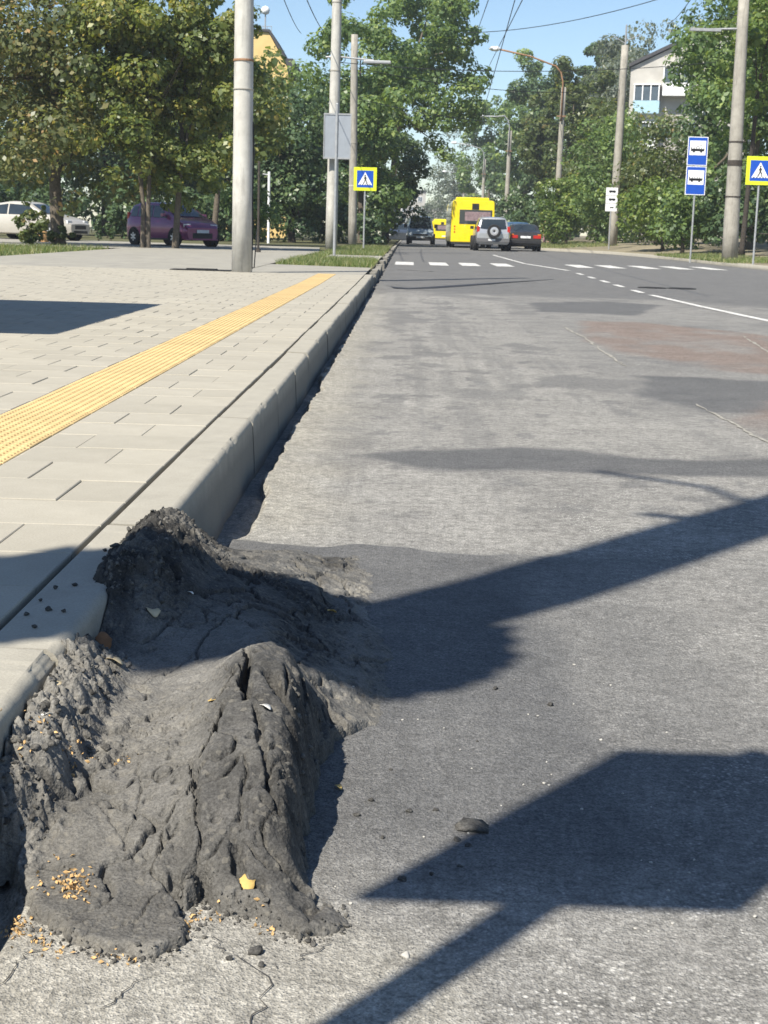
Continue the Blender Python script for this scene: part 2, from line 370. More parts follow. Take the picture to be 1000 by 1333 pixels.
# =============== setting: ground, carriageway ===============
def sheet(name, poly, off, mat, parent=None, kind='structure', step=8., smooth=False):
    """flat polygon (convex, world XY) following the street's gentle rise"""
    ys = [p[1] for p in poly]; y0, y1 = min(ys), max(ys)
    cuts = sorted({y0, y1, *[y for y in ys], *[y for y in (20., 40, 60, 80, 100, 140) if y0 < y < y1]})
    v = []; f = []
    for y in cuts:
        xs = []
        n = len(poly)
        for i in range(n):
            (ax, ay), (bx, by) = poly[i], poly[(i+1) % n]
            if ay == by:
                if abs(ay-y) < 1e-9: xs += [ax, bx]
            elif min(ay, by)-1e-9 <= y <= max(ay, by)+1e-9: xs.append(ax+(bx-ax)*(y-ay)/(by-ay))
        v += [(min(xs), y, zgf(y)+off), (max(xs), y, zgf(y)+off)]
    for i in range(len(cuts)-1): f.append((2*i, 2*i+1, 2*i+3, 2*i+2))
    return tag(link(name, np_mesh(name, v, f, mat), parent), kind=kind if parent is None else None)
sheet('ground', [(-1500, -300), (1500, -300), (1500, 2400), (-1500, 2400)], -.22, SOIL)

# X of the right-hand kerb along the street
RK = [(-40, 11.6), (30, 11.5), (46, 11.3), (52, 11.1), (62, 11.3), (70, 10.9), (76, 10.4), (79, 9.4), (84, 7.8), (100, 7.5), (600, 7.5)]
def rkx(y): return float(np.interp(y, [p[0] for p in RK], [p[1] for p in RK]))
xs = np.concatenate([np.arange(-.56, -.30, .007), np.arange(-.30, 1.3, .02), np.arange(1.3, 5, .08), np.arange(5, 13.1, .5)])
ys = [-12.]
while ys[-1] < 420:
    y = ys[-1]; ys.append(y+(1.2 if y < 0 else max(.012, .0052*y) if y < 60 else .05*y-2.6))
ys = np.array(ys); GX, GY = np.meshgrid(xs, ys)
near = np.exp(-np.maximum(GY-3, 0)/30)
z = zg(GY)+.006*fbm(GX*.9, GY*.6, 3, 3)*near+.0018*fbm(GX*14, GY*14, 3, 5)*np.exp(-np.maximum(GY-2, 0)/6)
# broken asphalt edge beside the kerb: floor of the gap lies lower
edge = -.482+.030*fbm(GY*1.1, GY*0+.3, 3, 21)+.022*vnoise(GY*4.3, GY*0+2, 4)+.010*vnoise(GY*13., GY*0+7, 9)
edge = edge+.045*np.exp(-((GY-4.5)/.5)**2)-.012*sstep(7, 20, GY)
gap = sstep(.008, -.010, GX-edge)*sstep(3.6, 3.9, GY)
z = z-gap*(.040+.008*fbm(GX*30, GY*12, 3, 8))
z = z+.016*np.exp(-np.maximum(GX-edge, 0)/.09)*(1-gap)*sstep(3.9, 4.4, GY)*(.6+.6*fbm(GX*9, GY*5, 3, 44))
gapn = sstep(-.47, -.50, GX+.03*vnoise(GY*7, GY*0, 61))*sstep(3.6, 3.3, GY)*sstep(.5, 1, GY); z = z-.03*gapn
# ripples across the road near the end of the stop, standing proud and throwing thin shadows
for (pts, hgt, wid) in (([(-.45, 23.6), (-.25, 24.0), (.2, 24.7), (1.2, 26.3), (3.0, 30.0)], .035, .22), ([(-.5, 34.2), (-.1, 34.0), (.6, 33.4)], .03, .3)):
    d = seg_dist(GX, GY, pts); z = z+hgt*np.exp(-(d/wid)**2)
# the dark smooth patch lies a little proud at its far edge
pedge = 4.08+.06*vnoise(GX*3.1, GX*0+1, 31)+.05*vnoise(GX*9, GX*0, 33)-.12*np.clip(GX, 0, 2)
sm = sstep(0, .05, pedge-GY)*sstep(1.6, 2.1, GY)
z = z+.008*sm*sstep(2.3, 3.6, GY)*sstep(.8, .3, GX)
w1 = fbm(GX*1.7, GY*.9, 4, 71); w2 = fbm(GX*5, GY*3, 4, 72)
def soft(poly, e=.12): return sstep(-e, e, poly_sd(GX+.09*w2, GY+.25*w1, poly))
tone = np.zeros_like(GX)
tone = np.maximum(tone, .92*sm*sstep(.56, .26, GX-.22*w1-.05*w2)*sstep(1.72, 1.95, GY+.2*w2))   # fresh patch beside the heap
tone = np.maximum(tone, .60*sm*sstep(1.1, .5, GX-.3*w1)); tone = np.maximum(tone, .28*sstep(4.3, 3.9, GY)*sstep(1.5, 1.9, GY)*(GX > -.2))
tone = np.maximum(tone, 1.0*soft([(-.2, 5.72), (.05, 6.0), (.45, 6.12), (1.0, 5.98), (1.7, 6.1), (2.6, 6.3), (2.6, 5.75), (1.6, 5.65), (.7, 5.42), (.2, 5.40)], .07))
tone = np.maximum(tone, .95*soft([(1.55, 18.0), (1.72, 20.3), (2.9, 21.5), (3.6, 20.5), (2.7, 17.6)], .06))
tone = np.maximum(tone, .95*soft([(1.35, 8.4), (1.55, 9.7), (2.4, 9.6), (3.4, 10.6), (3.6, 9.3), (2.0, 7.7), (1.6, 7.6)], .08))
tone = np.maximum(tone, .55*sstep(4.3, 4.8, GX+.3*w1)*sstep(16, 24, GY))
tone = np.maximum(tone, .8*sstep(21.0, 23.5, GY+2*w1+.3*GX)*sstep(400, 50, GY))
tone = np.maximum(tone, .30*sstep(.9, 1.4, GX+.25*w1)*sstep(6, 8, GY))
for px in (.55, 1.75):                                                # faint wheel tracks, meandering
    cx = px+.35*np.sin(GY*.12+px)+.05*GY*(px < 1)*.25
    tone = np.maximum(tone, .5*np.exp(-((GX-cx)/.16)**2)*sstep(6, 12, GY)*(.5+.6*fbm(GX*2, GY*.5, 3, 90)))
tone = np.maximum(tone, .6*sstep(.18, .34, fbm(GX*2.0, GY*1.1, 6, 120, .6))*sstep(6, 9, GY))
tone = np.maximum(tone, .55*sstep(.24, .36, fbm(GX*7, GY*4, 5, 123, .6))*sstep(4.2, 5, GY))
str_ = fbm(GX*11+.9*np.sin(GY*.15), GY*.30, 5, 150, .6); tone = np.maximum(tone, .30*sstep(.05, .35, str_)*sstep(3.9, 5, GY)*sstep(70, 40, GY))
red = .95*soft([(1.62, 13.2), (1.95, 16.0), (2.5, 16.4), (3.6, 14.2), (3.7, 11.2), (3.0, 9.7), (2.25, 10.3), (1.72, 11.6)], .09)
red = np.maximum(red, .95*soft([(1.62, 7.0), (2.1, 8.3), (3.0, 8.6), (2.8, 6.4), (1.75, 6.35)], .08))*(.35+.65*sstep(-.45, .0, fbm(GX*3.2, GY*1.3, 5, 130, .6)))
gut = sstep(.42, .02, GX-edge+.16*w2)*sstep(3.95, 4.4, GY)*sstep(30, 8, GY)*.75
gut = np.maximum(gut, .55*sstep(1.88, 1.66, GY+.25*w1)*sstep(.35, -.1, GX+.25*w2))
coarse = np.maximum(sstep(.2, .6, GX+.2*w1)*sstep(10, 4.0, GY), sstep(1.85, 1.60, GY+.15*w2)*sstep(-.1, .2, GX))*(.55+.5*w2)+.35*sstep(-.1, .5, w1)
coarse = np.clip(coarse*(1-.85*np.clip(tone*1.2, 0, 1)), 0, 1)*(1-np.clip(gut*1.4, 0, 1))
idx = np.arange(GX.size).reshape(GX.shape)
fc = np.stack([idx[:-1, :-1], idx[:-1, 1:], idx[1:, 1:], idx[1:, :-1]], -1).reshape(-1, 4)
V = np.stack([GX, GY, z], -1).reshape(-1, 3)
# fine cracks in the worn surface
cracks = [[(-.15, 1.45), (-.13, 1.60), (-.20, 1.66), (-.22, 1.70)], [(-.13, 1.62), (-.06, 1.70)], [(-.32, 1.52), (-.28, 1.60)],
          [(-.46, 1.50), (-.45, 1.60), (-.42, 1.66)], [(.5, 4.05), (.8, 4.0), (1.2, 3.9)]]
tag(link('road', np_mesh('road', V, fc, ROAD, True, [('tone', 'POINT', tone.ravel()), ('red', 'POINT', red.ravel()), ('gut', 'POINT', np.clip(gut-gap, 0, 1).ravel()), ('coarse', 'POINT', coarse.ravel())])), kind='structure')

# painted markings: sheets 4 mm above the asphalt
def road_z(x, y):
    i = np.clip(np.searchsorted(ys, y), 1, len(ys)-1); j = np.clip(np.searchsorted(xs, x), 1, len(xs)-1)
    return float(max(z[i, j], z[i-1, j], z[i, j-1], z[i-1, j-1]))
ROADOBJ = bpy.data.objects['road']
CRK = plain('crack_dirt', (.045, .043, .04), .95, .2, 40)  # even dark colour of the flat crack strips
def crack(pts, w=.0011):
    P = []
    for (ax, ay), (bx, by) in zip(pts[:-1], pts[1:]):
        for k in range(9): P.append((ax+(bx-ax)*k/9+.012*float(vnoise(np.array([ax*90+k*.7]), np.array([ay*40+k*.4]), 3)[0]), ay+(by-ay)*k/9+.006*float(vnoise(np.array([ax*50+k*.6]), np.array([ay*70]), 5)[0])))
    v = []; f = []
    for i, (x, y) in enumerate(P):
        q = P[min(i+1, len(P)-1)]; o_ = P[max(i-1, 0)]; d = Vector((q[0]-o_[0], q[1]-o_[1])); d = d.normalized() if d.length else Vector((1, 0)); k = w*(.35+.65*random.random())
        zz = road_z(x, y); v += [(x-d.y*k, y+d.x*k, zz+.0022), (x+d.y*k, y-d.x*k, zz+.0022)]
    for i in range(len(P)-1): f.append((2*i, 2*i+1, 2*i+3, 2*i+2))
    link('crack', np_mesh('crack', v, f, CRK), ROADOBJ)
for pts in cracks: crack(pts)
def stripe(name, a, b, w, parent=ROADOBJ):
    a = Vector(a); b = Vector(b); d = b-a; L = d.length; d.normalize(); nrm = Vector((-d.y, d.x))*w/2; n = max(2, int(L/1.5)); v = []; f = []
    for i in range(n+1):
        p = a+d*L*i/n
        for q in (p-nrm, p+nrm): v.append((q.x, q.y, road_z(q.x, q.y)+.005))
    for i in range(n): f.append((2*i, 2*i+1, 2*i+3, 2*i+2))
    return link(name, np_mesh(name, v, f, WHITEPAINT), parent)
stripe('lane_line', (4.6, -10), (4.24, 17.2), .12); stripe('lane_line', (4.24, 17.2), (4.02, 24.2), .12)
for (y0, y1) in ((25.0, 26.2), (27.6, 28.8), (30.0, 31.2), (32.6, 33.8), (35.2, 36.6)): stripe('lane_dash', (4.0+(y0-25)*.02, y0), (4.0+(y1-25)*.02, y1), .12)
stripe('lane_line', (4.28, 39), (3.72, 46), .14); stripe('lane_line', (3.7, 46.2), (3.62, 62), .12)
for x in (-.25, .72, 1.62, 2.6, 5.0, 6.0, 7.1, 8.2, 9.3): stripe('crossing_bar', (x+.2, 40.3+.5*x), (x+.2, 44.0+.5*x), .52)
PALE = plain('pale_grit_seam', (.27, .258, .225), .95, .3, 30)
def seam(pts, w):
    v = []; f = []; P = []
    for (ax, ay), (bx, by) in zip(pts[:-1], pts[1:]):
        for k in range(12): P.append((ax+(bx-ax)*k/12+random.uniform(-.015, .015), ay+(by-ay)*k/12))
    for x, y in P:
        k = w*random.uniform(.05, .55); v += [(x-k, y, road_z(x, y)+.003), (x+k, y, road_z(x, y)+.003)]
    for i in range(len(P)-1): f.append((2*i, 2*i+1, 2*i+3, 2*i+2))
    link('seam', np_mesh('seam', v, f, PALE), ROADOBJ)
seam([(1.57, 10.4), (1.60, 11.8), (1.64, 13.4), (1.60, 15.0)], .028); seam([(1.64, 6.2), (1.63, 7.1), (1.60, 8.1)], .022); seam([(2.95, 11.4), (3.1, 12.8), (3.3, 14.4)], .03)
SHADOWMAT = plain('painted_shadow', (.030, .030, .032), .6, .2, 20)  # near-black wavy strips painted on the road as thin shadow lines
def shade_line(pts, w):
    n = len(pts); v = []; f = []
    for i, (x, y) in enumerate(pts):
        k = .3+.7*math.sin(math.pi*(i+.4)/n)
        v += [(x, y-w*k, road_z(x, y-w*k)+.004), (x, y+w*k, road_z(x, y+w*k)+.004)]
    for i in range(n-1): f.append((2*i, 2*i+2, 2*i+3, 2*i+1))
    link('shadow_strip', np_mesh('shadow_strip', v, f, SHADOWMAT), ROADOBJ)
shade_line([(-.36, 24.6), (-.30, 24.1), (-.18, 23.7), (.05, 23.85), (.4, 24.4), (.9, 25.4), (1.5, 26.6), (2.2, 28.2), (3.0, 30.0)], .13)
shade_line([(-.2, 34.0), (.1, 34.1), (.35, 33.7), (.62, 33.4)], .14)
for x in (4.6, 5.15):
    MB().lathe([(.27, 0), (.27, .018), (.23, .022), (.22, .016)], 18, c=(x, 27.6, road_z(x, 27.6)-.006)).build('manhole_cover', RUBBER, ROADOBJ)

# ---------- kerb of the stop ----------
KX0, KX1, KZ = -.685, -.545, .185
kerb = tag(MB().box(KX0+.01, KX1-.02, -8, 30, -.21, -.06).build('kerb', DIRT), kind='structure')
def kerb_mesh(L, seed):
    prof = [(KX0+.004, -.09), (KX0+.004, KZ-.004), (KX0+.008, KZ)]; r_ = .020
    prof += [(KX1-.006-r_+r_*math.sin(a), KZ-r_+r_*math.cos(a)) for a in [R(k) for k in (0, 18, 36, 54, 72, 88)]]
    prof += [(KX1, .02), (KX1+.002, -.09)]; n = len(prof); ny_ = 56; yy = np.linspace(.004, L-.004, ny_)
    ch = np.maximum(0, fbm(yy*9, yy*0+seed*3.7, 3, 60+seed)-.30)*.030+.0012*fbm(yy*40, yy*0, 2, 61+seed)
    ch[0] += .005; ch[-1] += .005; ch[1] += .002; ch[-2] += .002
    v = []
    for k, y in enumerate(yy):
        for i, (x, zz) in enumerate(prof):
            c_ = ch[k]*(1 if 4 <= i <= 7 else .35 if i in (3, 8) else 0); v.append((x-c_, y, zz-c_))
    f = [(k*n+i+1, k*n+i, (k+1)*n+i, (k+1)*n+i+1) for k in range(ny_-1) for i in range(n-1)]
    m = len(v); v += v[:n]+v[-n:]; f += [tuple(range(m, m+n)), tuple(range(m+n, m+2*n))[::-1]]
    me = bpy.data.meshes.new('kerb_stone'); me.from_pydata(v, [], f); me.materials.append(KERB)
    for i, p in enumerate(me.polygons): p.use_smooth = len(p.vertices) == 4 and 3 <= i % (n-1) <= 7
    me.update(); return me
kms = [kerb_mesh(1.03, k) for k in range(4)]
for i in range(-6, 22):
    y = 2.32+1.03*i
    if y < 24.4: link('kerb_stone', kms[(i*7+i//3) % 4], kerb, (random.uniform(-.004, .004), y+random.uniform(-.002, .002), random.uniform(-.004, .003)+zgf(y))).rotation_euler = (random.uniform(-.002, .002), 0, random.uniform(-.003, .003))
# beyond the stop the kerb drops and runs on along the verge
low = tag(MB().box(-.68, -.57, 25.2, 300, -.2, -.1).build('kerb', DIRT), kind='structure')
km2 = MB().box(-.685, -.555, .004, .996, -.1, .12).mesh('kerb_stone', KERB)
for i in range(26, 70):
    if i in (35, 36): continue
    o = link('kerb_stone', km2, low, (random.uniform(-.02, .03), i-.5, zgf(i)+random.uniform(-.03, .02))); o.rotation_euler = (random.uniform(-.02, .02), random.uniform(-.03, .03), random.uniform(-.02, .02))
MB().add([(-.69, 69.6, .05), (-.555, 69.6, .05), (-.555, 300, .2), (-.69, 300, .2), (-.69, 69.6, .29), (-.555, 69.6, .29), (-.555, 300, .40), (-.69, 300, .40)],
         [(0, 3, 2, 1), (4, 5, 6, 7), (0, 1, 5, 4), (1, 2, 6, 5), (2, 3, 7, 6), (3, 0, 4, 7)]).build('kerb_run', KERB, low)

# ---------- paving of the stop ----------
pav = sheet('pavement', [(-8.4, -7), (KX0-.0095, -7), (KX0-.0095, 24.6), (-8.4, 24.6)], KZ-.0035, SAND)
S0, S1 = -1.465, -1.155                   # tactile strip
def slab_mesh(name, w, d, mat, h=.03):
    mb = MB(); e = .0022; g_ = .0018
    x0, x1, y0, y1 = g_, w-g_, g_, d-g_
    v = [(x0, y0, -h), (x1, y0, -h), (x1, y1, -h), (x0, y1, -h), (x0, y0, -e), (x1, y0, -e), (x1, y1, -e), (x0, y1, -e),
         (x0+e, y0+e, 0), (x1-e, y0+e, 0), (x1-e, y1-e, 0), (x0+e, y1-e, 0)]
    f = [(8, 9, 10, 11)]
    for i in range(4): j = (i+1) % 4; f += [(i, j, 4+j, 4+i), (4+i, 4+j, 8+j, 8+i)]
    return mb.add(v, f)
pieces = []
for r_ in range(-20, 81):
    y = 3.03+.302*(r_-10)+.0; off = .15 if r_ % 2 else 0.
    if y > 24.3: continue
    # between kerb and strip
    x = S1+.004
    cuts = [S1+.004, -1.02 if off else -.87, KX0-.008]
    for a, b in zip(cuts[:-1], cuts[1:]): pieces.append((a, y, b-a))
    x = S0-.003-off
    if off: pieces.append((S0-.003-.15, y, .15))
    while x-.302 > -8.3: x -= .302; pieces.append((x, y, .300))
def seen(p): return p[0]+p[2] > -.30*max(p[1], .1)-.35 and p[1] > 1.8
inview = sorted([p for p in pieces if seen(p)], key=lambda p: p[1])
first = set(map(id, inview[:300])); cache = {}
rest = MB()
for p in pieces:
    w = round(p[2], 3); dz = random.uniform(-.0015, .0015)+zgf(p[1])
    if id(p) in first:
        if w not in cache: cache[w] = slab_mesh('paver', w, .300, PAVER).mesh('paver', PAVER)
        o = link('paver', cache[w], pav, (p[0], p[1], KZ+dz)); o.rotation_euler = (random.uniform(-.003, .003), random.uniform(-.003, .003), 0)
    else:
        m = slab_mesh('paver', w, .300, PAVER)
        rest.add([(a+p[0], b+p[1], c_+KZ+dz) for a, b, c_ in m.v], m.f)
tag(rest.build('paver_field', PAVER, pav), kind='stuff')
# yellow tactile tiles: rows of small domes
tm = slab_mesh('tactile_tile', S1-S0-.004, .302, TACT)
for i in range(9):
    for j in range(8):
        cx = .018+i*.0335; cy = .02+j*.0375; n0 = 7; v = []; f = []
        for rr, hh in ((.0135, -.001), (.0105, .004), (.006, .0052)):
            v += [(cx+rr*math.cos(2*math.pi*k/n0), cy+rr*math.sin(2*math.pi*k/n0), hh) for k in range(n0)]
        for L_ in (0, 1):
            for k in range(n0): f.append((L_*n0+k, L_*n0+(k+1) % n0, (L_+1)*n0+(k+1) % n0, (L_+1)*n0+k))
        f.append(tuple(2*n0+k for k in range(n0))); tm.add(v, f)
tmesh = tm.mesh('tactile_tile', TACT)
y = -4.
while y < 24.3:
    link('tactile_tile', tmesh, pav, (S0+.002, y, KZ+.001+zgf(y)+random.uniform(-.001, .001))); y += .3035
# forecourt and verge beyond the paving
sheet('forecourt', [(-8.4, 24.61), (-2.8, 24.61), (-2.8, 44), (-8.4, 44)], .178, SLAB)
sheet('path', [(-2.79, 24.61), (-.70, 24.61), (-.70, 29.6), (-2.79, 30.4)], .174, SLAB)
lawn = sheet('lawn', [(-80, 24.7), (-.69, 24.7), (-.69, 300), (-80, 300)], .135, SOIL)
sheet('lawn', [(-80, -40), (-8.405, -40), (-8.405, 24.69), (-80, 24.69)], .150, SOIL)
sheet('driveway', [(-60, 44.01), (-2.6, 44.01), (-3.4, 58), (-60, 66)], .170, SLAB)
pad = sheet('crossing_pad', [(-2.2, 37.4), (-.70, 37.4), (-.70, 43.2), (-2.2, 43.2)], .172, SLAB)
MB().box(-1.7, -.8, 38.0, 38.9, .24, zgf(38)+.182).build('tactile_tile', TACT, pad)
# right-hand side: kerb, dusty pavement and bank
vl = []; fl = []; Ys = [-40, -10, 10, 20, 30, 40, 46, 50, 52, 56, 60, 62, 66, 70, 73, 76, 77.5, 79, 81, 84, 90, 100, 130, 200, 400, 600]
offs = [(0, .13), (.02, .14), (1.5, .18), (4.5, .42), (14, .9), (90, 3.)]
for yv in Ys:
    for dx, dz in offs: vl.append((rkx(yv)+.13+dx, yv, zgf(yv)+dz))
n = len(offs)
for i in range(len(Ys)-1):
    for k in range(n-1): fl.append((i*n+k, i*n+k+1, (i+1)*n+k+1, (i+1)*n+k))
tag(link('bank', np_mesh('bank', vl, fl, plain('dusty_bank', (.20, .175, .12), .95, .3, .8, .01))), kind='structure')
mb = MB(); Yk = [-40, 0, 20, 30, 40, 46, 49, 52, 57, 62, 66, 70, 73, 76, 77.5, 79, 81.5, 84, 92, 100, 200, 400]
vk = []; fk = []
for yv in Yk:
    for dx, dz in ((0, -.1), (.01, .12), (.03, .135), (.13, .137), (.14, -.1)): vk.append((rkx(yv)+dx, yv, zgf(yv)+dz))
for i in range(len(Yk)-1):
    for k in range(4): fk.append((i*5+k, i*5+k+1, (i+1)*5+k+1, (i+1)*5+k))
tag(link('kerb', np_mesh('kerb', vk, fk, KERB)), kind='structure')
def bank_z(x, y): return zgf(y)+float(np.interp(x-rkx(y)-.13, [o[0] for o in offs], [o[1] for o in offs]))

def grass(name, zones, n, hgt, wid, label, mat=GRASSM, zfun=None, seed=1):
    g_ = np.random.default_rng(seed); P = []
    tot = sum((b-a)*(d-c_)*w for a, b, c_, d, w in zones)
    for a, b, c_, d, w in zones:
        k = int(n*(b-a)*(d-c_)*w/tot); P.append(np.stack([g_.uniform(a, b, k), g_.uniform(c_, d, k)], 1))
    P = np.concatenate(P); keep = fbm(P[:, 0]*1.3, P[:, 1]*.9, 3, seed) > -.28; P = P[keep]; k = len(P)
    zz = np.array([zfun(*p) for p in P]) if zfun else zg(P[:, 1])+.135
    hh = hgt*(.4+.9*g_.random(k)); an = g_.uniform(0, 6.283, k); ln = g_.normal(0, .45, (k, 2))*hh[:, None]
    b = np.stack([P[:, 0], P[:, 1], zz], 1); dx = np.stack([np.cos(an)*wid, np.sin(an)*wid, 0*an], 1)
    tip = b+np.concatenate([ln, hh[:, None]], 1); v = np.stack([b-dx, b+dx, tip], 1).reshape(-1, 3)
    me = np_mesh(name, v, np.arange(3*k).reshape(-1, 3), mat, attrs=[('tint', 'FACE', g_.random(k))])
    return tag(link(name, me), label, 'grass', kind='stuff')
grass('grass', [(-2.7, -.72, 30.6, 37.2, 1), (-2.6, -.72, 43.4, 66, .6), (-2.6, -2.25, 37, 43, 1)], 26000, .13, .010, 'sunlit grass on the verge by the left kerb', seed=3)
grass('grass', [(-16, -8.5, 28, 43.8, 1)], 16000, .14, .012, 'patchy grass under the left maple trees', seed=4)
grass('grass', [(10.9, 13.5, 50, 66, 1), (7.7, 12, 84, 110, .5)], 16000, .14, .012, 'short grass round the right-hand concrete pole', zfun=bank_z, seed=5)

# =============== the heap of heaved asphalt ===============
FOOT = [(-.80, 1.90), (-.55, 1.885), (-.515, 1.865), (-.49, 1.79), (-.472, 1.738), (-.42, 1.69), (-.381, 1.661), (-.33, 1.645), (-.282, 1.639), (-.252, 1.668), (-.240, 1.722),
        (-.256, 1.79), (-.246, 1.81), (-.236, 1.775), (-.20, 1.765), (-.173, 1.755), (-.14, 1.718), (-.114, 1.70), (-.08, 1.712), (-.046, 1.746),
        (-.072, 1.80), (-.104, 1.84), (-.112, 1.92), (-.114, 2.0), (-.118, 2.15), (-.118, 2.30), (-.08, 2.46), (.05, 2.60), (.10, 5), (-.80, 5)]
CRACKS = [
 ([(-.258, 2.45), (-.237, 2.291), (-.237, 2.249), (-.237, 2.217), (-.225, 2.163), (-.224, 2.128)], .0065, .036),
 ([(-.268, 2.195), (-.261, 2.215), (-.254, 2.244)], .004, .018),
 ([(-.259, 2.151), (-.265, 2.101), (-.269, 2.043), (-.279, 2.011), (-.306, 2.016)], .005, .026),
 ([(-.292, 2.006), (-.276, 1.959), (-.272, 1.921), (-.262, 1.871), (-.252, 1.834), (-.255, 1.813), (-.273, 1.789)], .0034, .018),
 ([(-.312, 1.848), (-.300, 1.870), (-.291, 1.882), (-.267, 1.896)], .0035, .012),
 ([(-.208, 2.103), (-.195, 2.041), (-.188, 1.998), (-.177, 1.961), (-.167, 1.922)], .005, .016),
 ([(-.206, 1.970), (-.202, 1.917), (-.201, 1.878), (-.201, 1.846)], .003, .010),
 ([(-.285, 1.80), (-.268, 1.76), (-.256, 1.738), (-.243, 1.717)], .008, .030),
 ([(-.432, 1.692), (-.414, 1.684), (-.402, 1.688), (-.387, 1.671)], .0025, .009),
 ([(-.413, 1.647), (-.395, 1.654), (-.375, 1.669), (-.363, 1.678)], .0022, .008),
 ([(-.465, 1.834), (-.443, 1.829), (-.422, 1.825)], .005, .018),
 ([(-.205, 1.822), (-.195, 1.800), (-.187, 1.785), (-.172, 1.782)], .009, .034),
 ([(-.199, 2.228), (-.186, 2.194), (-.173, 2.154), (-.160, 2.135)], .009, .040),
 ([(-.176, 2.278), (-.169, 2.244), (-.167, 2.176)], .004, .016),
 ([(-.165, 2.413), (-.152, 2.339), (-.145, 2.282)], .005, .018),
 ([(-.177, 1.891), (-.163, 1.877), (-.154, 1.893)], .003, .010),
 ([(-.480, 2.110), (-.448, 2.128), (-.399, 2.120), (-.341, 2.085)], .004, .010),
 ([(-.526, 2.759), (-.476, 2.776), (-.430, 2.870), (-.385, 2.884)], .003, .008),
 ([(-.361, 2.550), (-.366, 2.656), (-.354, 2.714), (-.328, 2.805)], .0025, .009),
 ([(-.478, 2.616), (-.455, 2.652), (-.429, 2.762)], .003, .009),
 ([(-.213, 1.841), (-.198, 1.872)], .003, .008),
 ([(-.165, 1.776), (-.153, 1.755), (-.130, 1.716)], .003, .009),
 ([(-.185, 1.759), (-.176, 1.738), (-.169, 1.720)], .003, .010),
 ([(-.365, 1.878), (-.356, 1.917), (-.357, 1.984), (-.379, 2.074)], .0022, .006),
 ([(-.426, 1.965), (-.398, 1.935), (-.357, 1.866)], .0025, .006),
 ([(-.30, 2.40), (-.275, 2.31), (-.255, 2.24)], .003, .012),
 ([(-.33, 3.1), (-.30, 3.3), (-.24, 3.4), (-.2, 3.5)], .004, .014),
 ([(-.45, 3.3), (-.38, 3.25), (-.33, 3.32)], .004, .012),
]
